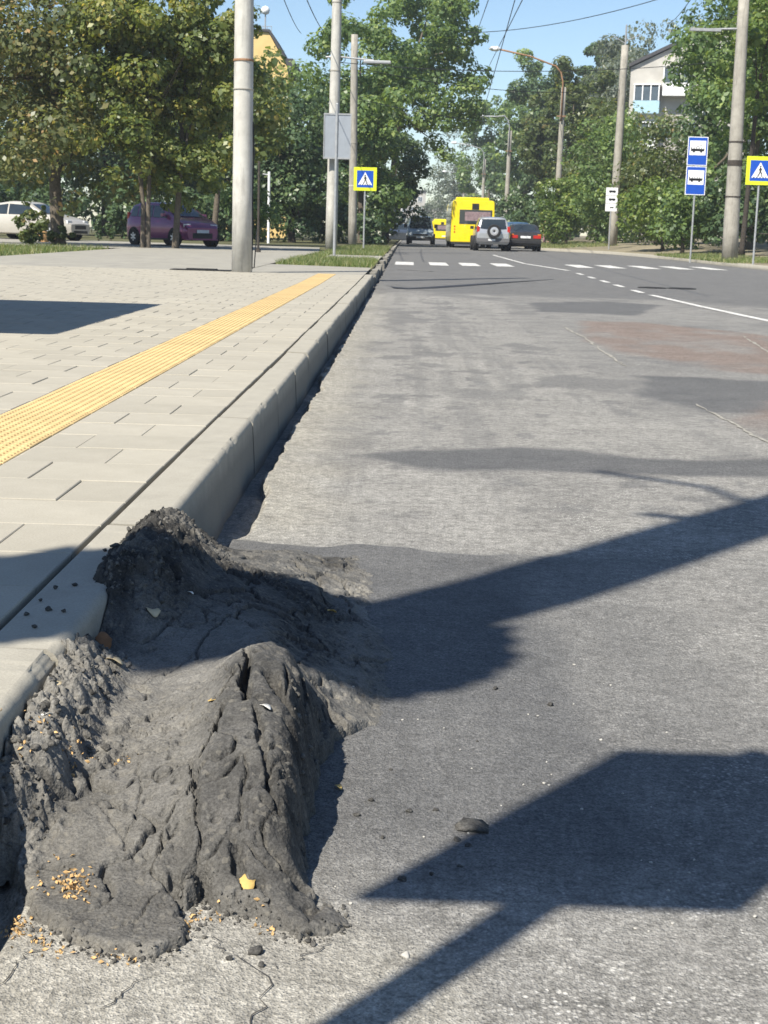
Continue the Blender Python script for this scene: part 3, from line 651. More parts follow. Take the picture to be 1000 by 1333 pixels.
def heap_height(x, y):
    """surface height, crumbliness and dust of the heap"""
    wx = x+.010*fbm(x*16, y*16, 3, 201); wy = y+.010*fbm(x*16+5, y*16, 3, 202)
    h = base_height(wx, wy)
    # crumbling zones: rim along the kerb, the far top, the spoil behind, the ridge's right flank
    cz = np.maximum.reduce([
        sstep(-.455, -.49, wx)*sstep(1.78, 1.86, y)*sstep(2.62, 2.50, y),
        sstep(-.40, -.46, wx+.03*vnoise(y*9, y*0, 5))*sstep(2.66, 2.76, y)*sstep(3.75, 3.55, y),
        .55*sstep(.10, .04, seg_dist(wx, wy, [(-.44, 3.30), (-.36, 3.28), (-.28, 3.22), (-.20, 3.16), (-.16, 3.12)])),
        .9*sstep(-.175, -.145, wx)*sstep(1.82, 1.95, y)*sstep(2.5, 2.35, y),
        .5*sstep(.06, .02, seg_dist(wx, wy, [(-.48, 2.1), (-.42, 2.13), (-.36, 2.11)])), .25*sstep(.1, .4, fbm(x*7, y*7, 3, 210))*sstep(2.0, 2.2, y)*(x < -.3)*(1-sstep(2.3, 2.4, y)*sstep(2.9, 2.7, y))])
    f1, f2, ci = worley(x*38+.8*fbm(x*40, y*40, 2, 3), y*38, 220); lump = np.clip(1-f1*1.15, 0, 1)**.6*(.35+ci)
    g1, g2, gi = worley(x*85, y*85, 230); lump2 = np.clip(1-g1*1.2, 0, 1)**.7*(.3+gi)
    h = h+cz*((.016+.006*sstep(-.44, -.48, x)*sstep(2.65, 2.5, y))*(lump-.45)+.010*(lump2-.4)+.016*fbm(x*17, y*17, 5, 240, .6))
    sm_ = 1-cz
    h = h+sm_*(.0065*fbm(x*9, y*9, 5, 250, .48)*sstep(1.6, 2.0, y)+.004*fbm(x*13, y*13, 4, 255)+.0016*fbm(x*60, y*60, 3, 260, .6)+.0010*(np.clip(1-g1*1.2, 0, 1)-.5))
    # torn, plated skin: irregular plates, each at its own level, thin seams between
    p1, p2, (pdx, pdy, pa, pb, pc) = worley_c(x*7.2+.75*fbm(x*8, y*8, 4, 271), y*5.4+.75*fbm(x*8, y*8, 4, 272), 270)
    h = h+sm_*(.009*(pa-.5)+.018*((pb-.5)*pdx+(pc-.5)*pdy))*sstep(1.68, 1.85, y)
    ed = np.abs(p2-p1)*.085*(.6+.8*(vnoise(x*30, y*30, 276)*.5+.5)); pm = sstep(-.45, -.05, fbm(x*4.5, y*4.5, 3, 280))*sstep(1.66, 1.8, y)
    h = h-sm_*pm*.020*np.exp(-(ed/.0037)**4)+sm_*pm*.004*np.exp(-((ed-.013)/.010)**2)
    n1, n2, _ = worley(x*15+.9*fbm(x*30, y*30, 3, 273), y*13+.9*fbm(x*30, y*30, 3, 274), 275)
    h = h-sm_*.010*np.exp(-((n2-n1)/.035)**2)*sstep(.02, .35, fbm(x*6+4, y*6, 3, 281))
    # pits
    q1, _, qi = worley(x*34, y*34, 290); h = h-sm_*.009*sstep(.34, .12, q1)*(qi > .66)*sstep(1.7, 1.9, y)
    hol = sstep(-.22, -.28, wx)*sstep(2.30, 2.45, y)*sstep(2.95, 2.70, y)*(1-cz)          # trodden, smoother hollow
    h = h*(1-hol*.7)+hol*.7*(base_height(wx, wy)+.004*fbm(x*9, y*9, 4, 345)+.0012*fbm(x*60, y*60, 3, 346))
    jx = x+.006*fbm(x*45, y*45, 3, 300); jy = y+.006*fbm(x*45, y*45, 3, 301)
    for pts, wd, dp in CRACKS:
        m = (x > min(p[0] for p in pts)-.05) & (x < max(p[0] for p in pts)+.05) & (y > min(p[1] for p in pts)-.05) & (y < max(p[1] for p in pts)+.05)
        if not m.any(): continue
        d = seg_dist(jx[m], jy[m], pts); k = wd*(.55+.7*(vnoise(jx[m]*60, jy[m]*60, 310)*.5+.5))
        h[m] -= dp*np.exp(-(d/k)**4) - .10*dp*np.exp(-((d-2.6*k)/(2.2*k))**2)
    sd_ = poly_sd(x+.020*fbm(x*24, y*24, 5, 320, .6), y+.020*fbm(x*24+3, y*24, 5, 321, .6), FOOT)
    e = sstep(-.002, .010, sd_)**.6
    h = h*(.58+.42*sstep(1.70, 1.95, y))
    h = h*e-(1-e)*.02+.003*np.exp(-((sd_-.018)/.012)**2)*(y < 1.9)
    far = sstep(4.15, 3.7, y+.04*vnoise(x*11, y*0, 8)); h = h*far-(1-far)*.02
    rgt = sstep(.02, -.10, x-.03*sstep(2.4, 2.8, y)*(y < 3.3)+.03*fbm(x*14, y*14, 3, 341)); h = h*rgt-(1-rgt)*.012
    dust = sstep(.15, .5, fbm(x*6, y*5, 4, 330))*.6+.6*sstep(3.1, 3.6, y)*sstep(.0, .3, fbm(x*9, y*9, 3, 331)+.25)
    dust = dust*.6+.75*sstep(-.235, -.30, wx+.03*fbm(x*12, y*12, 3, 333))*sstep(2.55, 2.35, y)*(.45+.55*sstep(1.72, 1.95, y+.06*fbm(x*10, y*10, 3, 334)))*(.75+.5*fbm(x*8, y*8, 4, 335))
    dust = dust+.65*sstep(-.20, -.28, wx)*sstep(2.30, 2.45, y)*sstep(2.95, 2.70, y)*sstep(-.53, -.48, wx)+.55*sstep(-.16, -.08, x)*sstep(2.4, 2.6, y)
    dust = dust*(1-sstep(-.20, -.165, wx)*sstep(2.55, 2.35, y))
    dust = np.clip(dust+.4*np.exp(-(sd_/.02)**2)+.55*sstep(.0, .5, lump)*cz*sstep(-.42, -.46, x)*sstep(2.7, 2.5, y), 0, 1)
    return h, cz, dust
hx = np.arange(-.70, .10, .0021); hy = [1.60]
while hy[-1] < 4.2: hy.append(hy[-1]+max(.0021, .0013*hy[-1]))
hy = np.array(hy); HXg, HYg = np.meshgrid(hx, hy)
HH, HC, HD = heap_height(HXg, HYg)
# kerb stones stand in the heap's way: bury what lies behind the kerb's face
HH = np.where((HXg < -.551) & (HH < .182), np.minimum(HH, .10), HH)
I = np.arange(HXg.size).reshape(HXg.shape)
F = np.stack([I[:-1, :-1], I[:-1, 1:], I[1:, 1:], I[1:, :-1]], -1).reshape(-1, 4)
zf = HH.ravel()[F]; cxm = HXg.ravel()[F].mean(1)
keep = zf.max(1) > np.where(cxm < -.556, .15, -.008); F = F[keep]
used = np.unique(F); remap = -np.ones(HXg.size, int); remap[used] = np.arange(len(used))
# push the surface sideways a little where it is steep, so clods overhang and do not look like a drape
ny = np.stack([HXg+HC*.006*fbm(HXg*50, HYg*50, 3, 400), HYg+HC*.006*fbm(HXg*50, HYg*50, 3, 401), HH], -1).reshape(-1, 3)[used]
heap = empty('asphalt_heap', (0, 0, 0), 0, 'dark cracked heap of heaved asphalt piled in the gutter against the kerb', 'asphalt heap')
link('mass', np_mesh('mass', ny, remap[F], HEAP, True, [('crumb', 'POINT', HC.ravel()[used]), ('dust', 'POINT', HD.ravel()[used])]), heap)
def hz(x, y):
    i = min(max(int(np.searchsorted(hy, y)), 0), len(hy)-1); j = min(max(int(round((x-hx[0])/.0021)), 0), len(hx)-1)
    zz = HH[i, j]
    if x < KX1-.01: zz = max(zz, KZ)
    return max(zz, road_z(x, y))
# ---- crumbs: small broken lumps lying on the torn zones
def ico(seed, rough=.35):
    ph = (1+5**.5)/2; v = np.array([(-1, ph, 0), (1, ph, 0), (-1, -ph, 0), (1, -ph, 0), (0, -1, ph), (0, 1, ph), (0, -1, -ph), (0, 1, -ph), (ph, 0, -1), (ph, 0, 1), (-ph, 0, -1), (-ph, 0, 1)])/1.9
    f = [(0, 11, 5), (0, 5, 1), (0, 1, 7), (0, 7, 10), (0, 10, 11), (1, 5, 9), (5, 11, 4), (11, 10, 2), (10, 7, 6), (7, 1, 8), (3, 9, 4), (3, 4, 2), (3, 2, 6), (3, 6, 8), (3, 8, 9), (4, 9, 5), (2, 4, 11), (6, 2, 10), (8, 6, 7), (9, 8, 1)]
    vv = [tuple(p) for p in v]; ff = []; mid = {}
    def mp(a, b):
        k = (min(a, b), max(a, b))
        if k not in mid: m = (np.array(vv[a])+np.array(vv[b]))/2; vv.append(tuple(m/np.linalg.norm(m))); mid[k] = len(vv)-1
        return mid[k]
    for a, b, c_ in f:
        x, y, q = mp(a, b), mp(b, c_), mp(c_, a); ff += [(a, x, q), (b, y, x), (c_, q, y), (x, y, q)]
    g_ = np.random.default_rng(seed); A = np.array(vv); A = A/np.linalg.norm(A, axis=1)[:, None]
    for _ in range(4):
        d = g_.normal(size=3); d /= np.linalg.norm(d); A -= d*np.maximum(A @ d-.55, 0)[:, None]
    A *= (1+rough*g_.uniform(-.5, .5, len(A)))[:, None]
    return A*np.array([1, g_.uniform(.65, .95), g_.uniform(.5, .8)]), np.array(ff)
LUMPS = [ico(i) for i in range(10)]
def rotm(g_):
    q = g_.normal(size=4); q /= np.linalg.norm(q); w, x, y, zq = q
    return np.array([[1-2*(y*y+zq*zq), 2*(x*y-zq*w), 2*(x*zq+y*w)], [2*(x*y+zq*w), 1-2*(x*x+zq*zq), 2*(y*zq-x*w)], [2*(x*zq-y*w), 2*(y*zq+x*w), 1-2*(x*x+y*y)]])
gc = np.random.default_rng(77); Vc = []; Fc = []; nv = 0; cnt = 0
cand = np.argwhere((HC > .35) & (HH > .01)); gc.shuffle(cand)
for i, j in cand[:60000]:
    if cnt >= 3600: break
    if gc.random() > HC[i, j]*(.35+.65*(vnoise(np.array([hx[j]*14]), np.array([hy[i]*14]), 9)[0] > -.1)): continue
    s_ = .0018+.0075*gc.random()**4.0
    A, f_ = LUMPS[gc.integers(10)]; P = (A*s_) @ rotm(gc).T+np.array([hx[j], hy[i], HH[i, j]-s_*.1])
    Vc.append(P); Fc.append(f_+nv); nv += len(A); cnt += 1
for _ in range(420):                                # crumbs shed along the front lip
    k = gc.integers(4, 20); a_, b_ = FOOT[k], FOOT[k+1]; t_ = gc.random(); s_ = .0012+.0045*gc.random()**4
    px, py = a_[0]+(b_[0]-a_[0])*t_+gc.normal(0, .012), a_[1]+(b_[1]-a_[1])*t_-abs(gc.normal(0, .010)); A, f_ = LUMPS[gc.integers(10)]
    Vc.append((A*s_) @ rotm(gc).T+np.array([px, py, hz(px, py)+s_*.3])); Fc.append(f_+nv); nv += len(A); cnt += 1
crm = np.concatenate(Vc); crf = np.concatenate(Fc)
link('crumbs', np_mesh('crumbs', crm, crf, HEAP, False, [('crumb', 'POINT', gc.uniform(.2, 1, len(crm))), ('dust', 'POINT', np.repeat(gc.uniform(0, .7, cnt), len(LUMPS[0][0])))]), heap)['kind'] = 'stuff'
# ---- loose lumps lying about, each a thing
def lump(name, x, y, s_, seed, label, group=None, zoff=.25, flat=1., mat=None):
    A, f_ = ico(500+seed, .45); o = link(name, np_mesh(name, A*s_*np.array([1, 1, flat]), f_, mat or HEAP))
    o.location = (x, y, hz(x, y)+s_*flat*zoff); o.rotation_euler = (0, 0, seed*1.7); return tag(o, label, 'asphalt lump' if mat is None else 'pebble', group)
kc = [(-.60, 3.02, .011), (-.615, 2.98, .008), (-.592, 2.93, .009), (-.63, 3.06, .006), (-.605, 2.90, .006), (-.655, 2.72, .006), (-.625, 2.75, .007), (-.66, 2.52, .007), (-.63, 2.56, .008), (-.60, 2.55, .006), (-.66, 2.62, .005), (-.625, 2.44, .006)]
for i, (x, y, s_) in enumerate(kc): lump('asphalt_crumb', x, y, s_, i, 'small black asphalt crumb lying on the kerb top beside the heap', 'crumbs on the kerb')
lump('asphalt_chunk', .125, 2.065, .033, 40, 'flat dark asphalt chunk alone on the road beside the shadow tip', zoff=.1, flat=.45)
rc = [(.10, 2.02, .007), (.115, 2.0, .005), (-.01, 2.02, .005), (.03, 2.12, .006), (.07, 2.13, .006), (-.16, 1.66, .010), (-.15, 1.63, .006), (-.19, 1.64, .006), (.02, 1.88, .007), (.06, 1.90, .005), (.10, 1.93, .005), (.20, 2.75, .006), (.30, 2.66, .008), (.15, 2.45, .004), (-.05, 2.1, .006), (-.03, 2.16, .006), (.0, 2.3, .004)]
for i, (x, y, s_) in enumerate(rc): lump('asphalt_crumb', x, y, s_, 60+i, 'small black asphalt crumb lying loose on the road', 'crumbs on the road')
PEB = plain('pale_stone', (.40, .385, .35), .8, .15, 20)
lump('pebble', .025, 1.665, .007, 90, 'white pebble on the road near the bottom shadow', mat=PEB)
gp = np.random.default_rng(9)
for i in range(40):
    x = gp.uniform(-.08, .5); y = 1.75+gp.random()**1.5*1.2; lump('pebble', x, y, gp.uniform(.0014, .0034), 100+i, 'tiny pale grit stone on the road right of the heap', 'grit on the road', mat=PEB)
# ---- dry leaves and husks
LEAFM = {k: plain('dry_leaf_'+k, c, .7, .25, 40) for k, c in {'pale': (.46, .38, .24), 'yellow': (.52, .36, .12), 'brown': (.20, .10, .045), 'white': (.66, .64, .58)}.items()}
def dry_leaf(x, y, L, rz, kind, label, tilt=(0.2, .2), notch=True):
    n = 9; v = []; f = []
    for i in range(n):
        s_ = i/(n-1); w = L*.34*math.sin(math.pi*(.06+s_*.90))**.8*(1+.10*math.sin(i*2.4+x*90)); cu = .12*L*math.sin(s_*3.1)
        v += [(-w, (s_-.5)*L, cu+.25*w), (0, (s_-.5)*L, cu), (w, (s_-.5)*L, cu+.3*w)]
    for i in range(n-1): f += [(3*i, 3*i+1, 3*i+4, 3*i+3), (3*i+1, 3*i+2, 3*i+5, 3*i+4)]
    o = link('dry_leaf', np_mesh('dry_leaf', v, f, LEAFM[kind])); m = o.modifiers.new('thickness', 'SOLIDIFY'); m.thickness = .0006
    o.location = (x, y, hz(x, y)+L*.12); o.rotation_euler = (tilt[0], tilt[1], rz); return tag(o, label, 'leaf')
dry_leaf(-.471, 2.731, .040, .5, 'pale', 'pale torn leaf lying in the shaded hollow of the heap')
dry_leaf(-.416, 2.86, .014, 1.2, 'white', 'tiny pale leaf scrap behind the torn leaf in the hollow')
dry_leaf(-.146, 3.16, .030, 2.2, 'yellow', 'yellow leaf at the right end of the spoil behind')
dry_leaf(-.185, 1.79, .030, .1, 'yellow', 'yellow leaf stuck in the hole at the front of the heap', (.7, .1))
dry_leaf(-.277, 2.19, .028, 1.9, 'yellow', 'curled yellowish leaf at the crack below the ridge top')
dry_leaf(-.535, 2.57, .045, .4, 'brown', 'reddish brown leaf standing against the shaded kerb face', (.9, .2))
dry_leaf(-.491, 2.454, .034, 1.3, 'pale', 'oval pale leaf at the edge of the shade near the kerb')
dry_leaf(-.51, 2.52, .022, 2.0, 'white', 'small whitish leaf beside the brown leaf at the kerb')
dry_leaf(-.52, 2.09, .022, 2.6, 'white', 'white scrap on the crumbling rim by the kerb')
dry_leaf(-.53, 2.20, .020, .2, 'pale', 'pale curl between the rim and the sunlit kerb end')
dry_leaf(-.192, 2.099, .020, 1.1, 'white', 'white speck of bird dropping like leaf on the ridge')
dry_leaf(-.084, 2.209, .016, .9, 'yellow', 'yellow straw scrap on the road right of the heap shadow')
hk = [(-.450, 1.790, 14), (-.426, 1.800, 40), (-.410, 1.780, 50), (-.403, 1.766, 16), (-.446, 1.838, 6), (-.468, 1.722, 30), (-.456, 1.694, 26), (-.429, 1.668, 16), (-.400, 1.644, 12), (-.343, 1.632, 10), (-.315, 1.630, 8), (-.499, 2.044, 12), (-.480, 2.059, 20), (-.465, 2.096, 14), (-.252, 1.732, 8), (-.234, 1.753, 9), (-.226, 1.755, 6), (-.169, 1.742, 5), (-.148, 1.712, 6), (-.53, 2.06, 14), (-.53, 1.98, 8), (-.41, 2.11, 10)]
Vh = []; Fh = []; nh = 0; gh = np.random.default_rng(4)
for x, y, k in hk:
    for _ in range(k):
        px, py = x+gh.normal(0, .011), y+gh.normal(0, .011); s_ = gh.uniform(.0018, .0050)
        q = np.array([(-1, 0, 0), (0, -.55, .2), (1, 0, .1), (0, .55, .25), (0, 0, .6)])*s_
        Vh.append(q @ rotm(gh).T+np.array([px, py, hz(px, py)+.002])); Fh.append(np.array([(0, 1, 4), (1, 2, 4), (2, 3, 4), (3, 0, 4)])+nh); nh += 5
tag(link('husk_litter', np_mesh('husk_litter', np.concatenate(Vh), np.concatenate(Fh), plain('husk', (.50, .33, .15), .8, .4, 90))), 'orange seed husks caught along the heap edges', 'litter', kind='stuff')

# =============== poles, lamps, signs ===============
def pole(x, y, z0, h, r0, r1, label, mat=POLE, lean=(0, 0), bands=(), group=None):
    o = empty('concrete_pole', (x, y, z0), 0, label, 'pole', group)
    n = 7; MB().tube([(lean[0]*i/n, lean[1]*i/n, -.2+(h+.2)*i/n) for i in range(n+1)], [r0+(r1-r0)*i/n for i in range(n+1)], 20).build('shaft', mat, o, True)
    for bz, m, t_ in bands:
        k = bz/h; r_ = r0+(r1-r0)*k
        MB().lathe([(r_+.012, -t_), (r_+.014, 0), (r_+.012, t_)], 20, c=(lean[0]*k, lean[1]*k, bz)).build('band', m, o)
    return o
big = pole(-2.70, 24.3, .185+zgf(24), 10.5, .170, .125, 'thick pale concrete pole standing on the paving at left', bands=((3.35, RUST, .016), (2.9, OLDPOLE, .008), (4.6, OLDPOLE, .01)))
MB().tube([(.165, -.02, .05), (.172, -.02, .9), (.165, -.03, 1.2), (.18, -.01, 1.9), (.16, -.02, 2.4)], .012, 6).build('cable', WIRE, big)
MB().tube([(.02, .03, .05), (.20, .02, .08), (.24, .02, .7)], .010, 6).build('cable', WIRE, big)
ld = empty('metal_plate', (-3.35, 24.6, .185+zgf(24.6)), 0, 'thin dark plate lying flat beside the thick pale pole', 'plate')
MB().box(-.55, .45, -.25, .2, .004, .014).box(-.3, .2, -.1, .1, .0145, .03).build('sheet', RUBBER, ld)
p2_ = pole(-2.96, 58, .135+zgf(58), 11.5, .235, .17, 'pale concrete pole carrying the grey panel and lamp arm', lean=(.05, 0), bands=((9.2, OLDPOLE, .02), (6.7, OLDPOLE, .02)))
MB().tube([(-.35, 0, 7.2), (.2, -.02, 7.22), (1.5, -.02, 7.12)], .035, 8).build('lamp_arm', STEEL, p2_)
MB().box(1.1, 2.15, -.12, .1, 7.0, 7.12).build('lamp_head', STEEL, p2_, bevel=.03)
pn = empty('advert_panel', (-2.78, 57.55, 3.55+zgf(58)), 0, 'grey back of the two-leaf panel hung on the pale pole', 'panel')
MB().box(-.50, -.01, -.03, .02, 0, 1.66).build('leaf_panel', PANELBACK, pn); MB().box(.03, .50, -.03, .02, 0, 1.66).build('leaf_panel', PANELBACK, pn)
MB().box(-.53, .53, -.05, -.031, 1.62, 1.68).box(-.53, .53, -.05, -.031, -.02, .04).box(-.53, -.49, -.05, -.031, .041, 1.619).box(.49, .53, -.05, -.031, .041, 1.619).build('frame', STEEL, pn)
MB().box(-.01, .03, -.045, .05, .0, 1.62).build('mullion', WIRE, pn)
pole(-2.49, 68, .135+zgf(68), 9.3, .20, .15, 'thin weathered concrete pole behind the left crossing sign', OLDPOLE, (-.12, 0), ((4.6, OLDPOLE, .03), (2.7, POLE, .03)))
th = empty('lamp_post', (-6.54, 70, .135+zgf(70)), 0, 'slim white garden lamp post among the dark trees', 'lamp post')
MB().tube([(0, 0, 0), (0, 0, 3.3)], .06, 8).build('post', WHITE, th); MB().tube([(0, 0, 3.15), (-.3, 0, 3.18)], .035, 6).build('arm', STEEL, th)
dg = empty('gas_post', (-4.35, 43.4, .178+zgf(43)), 0, 'dark thin post just right of the thick pale pole', 'post')
MB().tube([(0, 0, 0), (0, 0, 2.6)], .035, 8).build('post', BARKD, dg)
MB().lathe([(.08, 0), (.07, .1)], 10).build('foot', BARKD, dg)
pp = empty('sign_post', (-1.88, 38.5, .135+zgf(38.5)), 0, 'slim grey post in the grass before the pale pole', 'post')
MB().tube([(0, 0, 0), (.0, 0, 3.9)], .035, 10).build('post', STEEL, pp); MB().lathe([(.04, 0), (.03, .03)], 10, c=(0, 0, 3.9)).build('cap', STEEL, pp)
# street-lamp poles on the right, receding
rp = pole(11.96, 55, bank_z(11.96, 55)-.05, 9.6, .30, .19, 'stout old concrete pole in the grass beside the stop sign', OLDPOLE, (-.15, 0), ((3.55, BARKD, .10), (2.35, BARKD, .025), (4.3, BARKD, .03)))
MB().tube([(-.3, -.02, 8.25), (-1.6, -.02, 8.2), (-1.9, -.02, 8.18)], .04, 6).build('bracket', STEEL, rp); MB().box(-2.0, -.9, -.1, .1, 8.14, 8.24).build('lamp_head', STEEL, rp)
def lamp_pole(x, y, h, label, arm, r_=.22, mat=OLDPOLE, tip=None, wood=True):
    o = pole(x, y, bank_z(max(x, rkx(y)+.15), y), h, r_, r_*.72, label, mat, (.1, 0), group=None)
    if arm:
        ax, az = arm
        MB().tube([(.0, -.25, h-2.2), (0, -.25, h+.3), (-.15, -.25, h+.9), (-.5, -.25, h+1.3), (ax*.5, -.25, h+.6*az+.5), (ax, -.25, h+az)], .055, 8).build('lamp_arm', RUST if wood else STEEL, o, True)
        hd = MB().lathe([(.05, -.45), (.15, -.25), (.17, .1), (.08, .3)], 10, 'X', c=(ax-.1, -.25, h+az)).build('lamp_head', WHITE, o, True)
        MB().box(-.3, .3, -.28, -.22, h-1.9, h-1.82).build('clamp', RUST, o)
    return o
lamp_pole(9.95, 100, 10.2, 'lamp pole with rusty curved arm right of the bus', (-4.4, 2.3))
lamp_pole(9.2, 140, 10.2, 'lamp pole with pale straight arm behind the bus roof', (-2.6, 1.2), .24, wood=False)
lamp_pole(9.45, 190, 10.1, 'second faint lamp pole behind the bus roof', (-3.7, 1.9), .24, wood=False)
lamp_pole(9.95, 270, 10.2, 'farthest lamp pole seen over the bus roof', (-3.4, 1.6), .26, wood=False)
q8 = lamp_pole(11.74, 85, 11.0, 'tall concrete pole rising from the bushes before the white flats', None, .27)
MB().tube([(.12, 0, 10.6), (.12, 0, 12.1)], .05, 6).build('finial', STEEL, q8); MB().tube([(.1, 0, 11.2), (.9, 0, 11.6)], .025, 6).tube([(.1, 0, 11.1), (-.6, 0, 11.5)], .025, 6).build('stay', STEEL, q8)
# ---------- signs ----------
def disc(mb, cx, cz, r_, y0, y1, n=14): return mb.prism([(cx+r_*math.cos(2*math.pi*k/n), cz+r_*math.sin(2*math.pi*k/n)) for k in range(n)], y0, y1)
def limb(mb, a, b, w, y0, y1):
    a = Vector(a); b = Vector(b); d = (b-a).normalized(); p = Vector((-d.y, d.x))*w/2
    return mb.prism([tuple(a-p), tuple(b-p), tuple(b+p), tuple(a+p)], y0, y1)
def crossing_sign(x, y, z0, s_, zc, label, rz=0):
    o = empty('crossing_sign', (x, y, z0), rz, label, 'road sign'); h = s_/2
    MB().tube([(0, .05, -.2), (0, .05, zc+h*.9)], .033, 10).build('post', STEEL, o)
    pl = MB().box(-h, h, 0, .015, zc-h, zc+h).build('plate', YELLOWGREEN, o)
    k = h*.72; MB().box(-k, k, -.003, -.0005, zc-k, zc+k).build('blue_field', BLUE, pl)
    MB().prism([(-k*.86, zc-k*.70), (k*.86, zc-k*.70), (0, zc+k*.82)], -.006, -.0035).build('white_triangle', WHITE, pl)
    m = MB(); y0, y1 = -.009, -.0065; u = k
    disc(m, .02*u, zc+.40*u, .085*u, y0, y1)
    limb(m, (.0, zc+.28*u), (.02*u, zc-.10*u), .16*u, y0, y1)
    y0 -= .0004; limb(m, (.02*u, zc-.08*u), (-.22*u, zc-.58*u), .10*u, y0, y1); limb(m, (.03*u, zc-.08*u), (.16*u, zc-.32*u), .10*u, y0-.0004, y1); limb(m, (.16*u, zc-.30*u), (.20*u, zc-.60*u), .09*u, y0-.0008, y1)
    limb(m, (.02*u, zc+.24*u), (-.17*u, zc+.02*u), .07*u, y0-.0012, y1); limb(m, (.04*u, zc+.24*u), (.20*u, zc+.04*u), .07*u, y0-.0016, y1)
    m.build('walking_figure', BLACK, pl)
    for xx in (-.62, -.30, .02, .34, .62): MB().prism([((xx-.07)*u, zc-.695*u), ((xx+.07)*u, zc-.695*u), ((xx*.9+.05)*u, zc-.61*u), ((xx*.9-.05)*u, zc-.61*u)], -.0085, -.0066).build('crossing_stripe', BLACK, pl)
    return o
crossing_sign(-1.63, 56, .135+zgf(56), .86, 2.63, 'yellow-edged pedestrian crossing sign on the left verge')
crossing_sign(11.33, 48.5, bank_z(11.33+.2, 48.5), .90, 2.98, 'yellow-edged pedestrian crossing sign at the right edge')
def bus_icon(mb, cx, cz, w, y0, y1, trolley=False):
    h = w*.30
    mb.prism([(cx-w/2, cz-h*.45), (cx+w*.47, cz-h*.45), (cx+w/2, cz-h*.1), (cx+w*.46, cz+h*.5), (cx-w/2, cz+h*.5)], y0, y1)
    for k in (-.28, .26): disc(mb, cx+k*w, cz-h*.52, h*.26, y0-.001, y1)
    if trolley: limb(mb, (cx-.1*w, cz+h*.55), (cx+.42*w, cz+h*1.2), w*.03, y0, y1)
def stop_plate(o, zc, w, h, trolley):
    pl = MB().box(-w/2, w/2, 0, .015, zc-h/2, zc+h/2).build('plate', WHITE, o); e = .028
    MB().box(-w/2+e, w/2-e, -.003, -.0005, zc-h/2+e, zc+h/2-e).build('blue_field', BLUE, pl)
    s_ = w*.80; zt = zc+h*.10
    MB().box(-s_/2, s_/2, -.006, -.0035, zt-s_*.42, zt+s_*.46).build('white_panel', WHITE, pl)
    m = MB(); bus_icon(m, 0, zt-.04, s_*.84, -.009, -.0065, trolley); m.build('bus_symbol', BLACK, pl)
    m = MB()
    for k in range(5): m.box((-.36+.155*k)*s_, (-.25+.155*k)*s_, -.0115, -.0102, zt-.02, zt+.05)
    m.build('bus_windows', WHITE, pl)
st = empty('stop_sign', (10.90, 57, bank_z(11.5, 57)), 0, 'double blue and white bus and trolleybus stop sign on a post', 'road sign')
MB().tube([(0, .05, -.3), (0, .05, 4.5)], .035, 10).build('post', STEEL, st); stop_plate(st, 4.02, .76, 1.06, True); stop_plate(st, 2.93, .76, 1.06, False)
ws = empty('parking_sign', (10.88, 80, bank_z(10.88, 80)), 0, 'three small white plates stacked on a post by the bushes', 'road sign')
MB().tube([(0, .05, -.2), (0, .05, 3.3)], .035, 8).build('post', STEEL, ws)
for k in range(3):
    pl = MB().box(-.31, .31, 0, .015, 2.02+.42*k, 2.42+.42*k).build('plate', WHITE, ws)
    m = MB(); bus_icon(m, .03, 2.22+.42*k, .36 if k else .2, -.004, -.0005); m.build('vehicle_symbol', BLACK, pl)
sq = empty('notice_board', (13.3, 62, bank_z(13.3, 62)), 0, 'small white notice on a post in the dark hedge', 'notice')
MB().tube([(0, .03, 0), (0, .03, 1.9)], .025, 6).build('post', STEEL, sq); MB().box(-.17, .17, 0, .012, 1.35, 1.83).build('plate', WHITE, sq)
MB().box(-.05, .06, -.004, -.001, 1.55, 1.72).build('symbol', BLACK, sq)
rl = empty('metal_railing', (13.2, 56.5, bank_z(13.2, 56.5)), 0, 'low dark metal railing behind the right crossing sign', 'railing')
for k in range(5): MB().tube([(.8*k, 0, -.1), (.8*k, 0, 1.05)], .025, 6).build('post', STEEL if k == 1 else BARKD, rl)
for zz in (.15, .95): MB().tube([(0, 0, zz), (3.2, 0, zz)], .022, 6).build('rail', BARKD, rl)
# ---------- overhead wires ----------
def wire(a, b, sag, r_, label):
    a = Vector(a); b = Vector(b); n = 16
    pts = [a.lerp(b, i/n)-Vector((0, 0, sag*4*(i/n)*(1-i/n))) for i in range(n+1)]
    return tag(MB().tube(pts, r_, 5).build('overhead_wire', WIRE), label, 'wire')
wire((1.9, 20, 6.3), (4.23, 100, 6.9), .1, .012, 'left running wire of the trolley line above the road')
wire((2.91, 60, 10.0), (4.3, 102, 14.4), 0, .018, 'steep dark wire left of the sky gap')
wire((4.24, 60, 10.04), (6.4, 133, 14.9), 0, .020, 'steep dark wire crossing the middle of the sky gap')
wire((3.04, 90, 12.7), (11.25, 70, 11.8), .35, .020, 'slack cable across the blue sky above the street')
wire((-2.96, 58, 7.3), (11.96, 60, 7.9), .35, .014, 'span wire from the pale pole to the stout pole')
wire((-2.55, 68, 8.2), (11.74, 85, 9.2), .5, .016, 'span wire from the thin weathered pole across the street')
wire((-2.7, 68, 6.9), (9.95, 100, 8.4), .4, .016, 'span wire to the rusty-armed lamp pole')
wire((-2.8, 40, 6.84), (-3.9, 68, 9.6), .1, .014, 'dark wire above the left trees beside the pale pole')
wire((-3.4, 40, 6.83), (-5.0, 68, 9.6), .1, .012, 'second dark wire above the left trees')
wire((12.6, 70, 11.76), (19.9, 120, 17.7), .2, .02, 'dark wire at the top right above the flats')

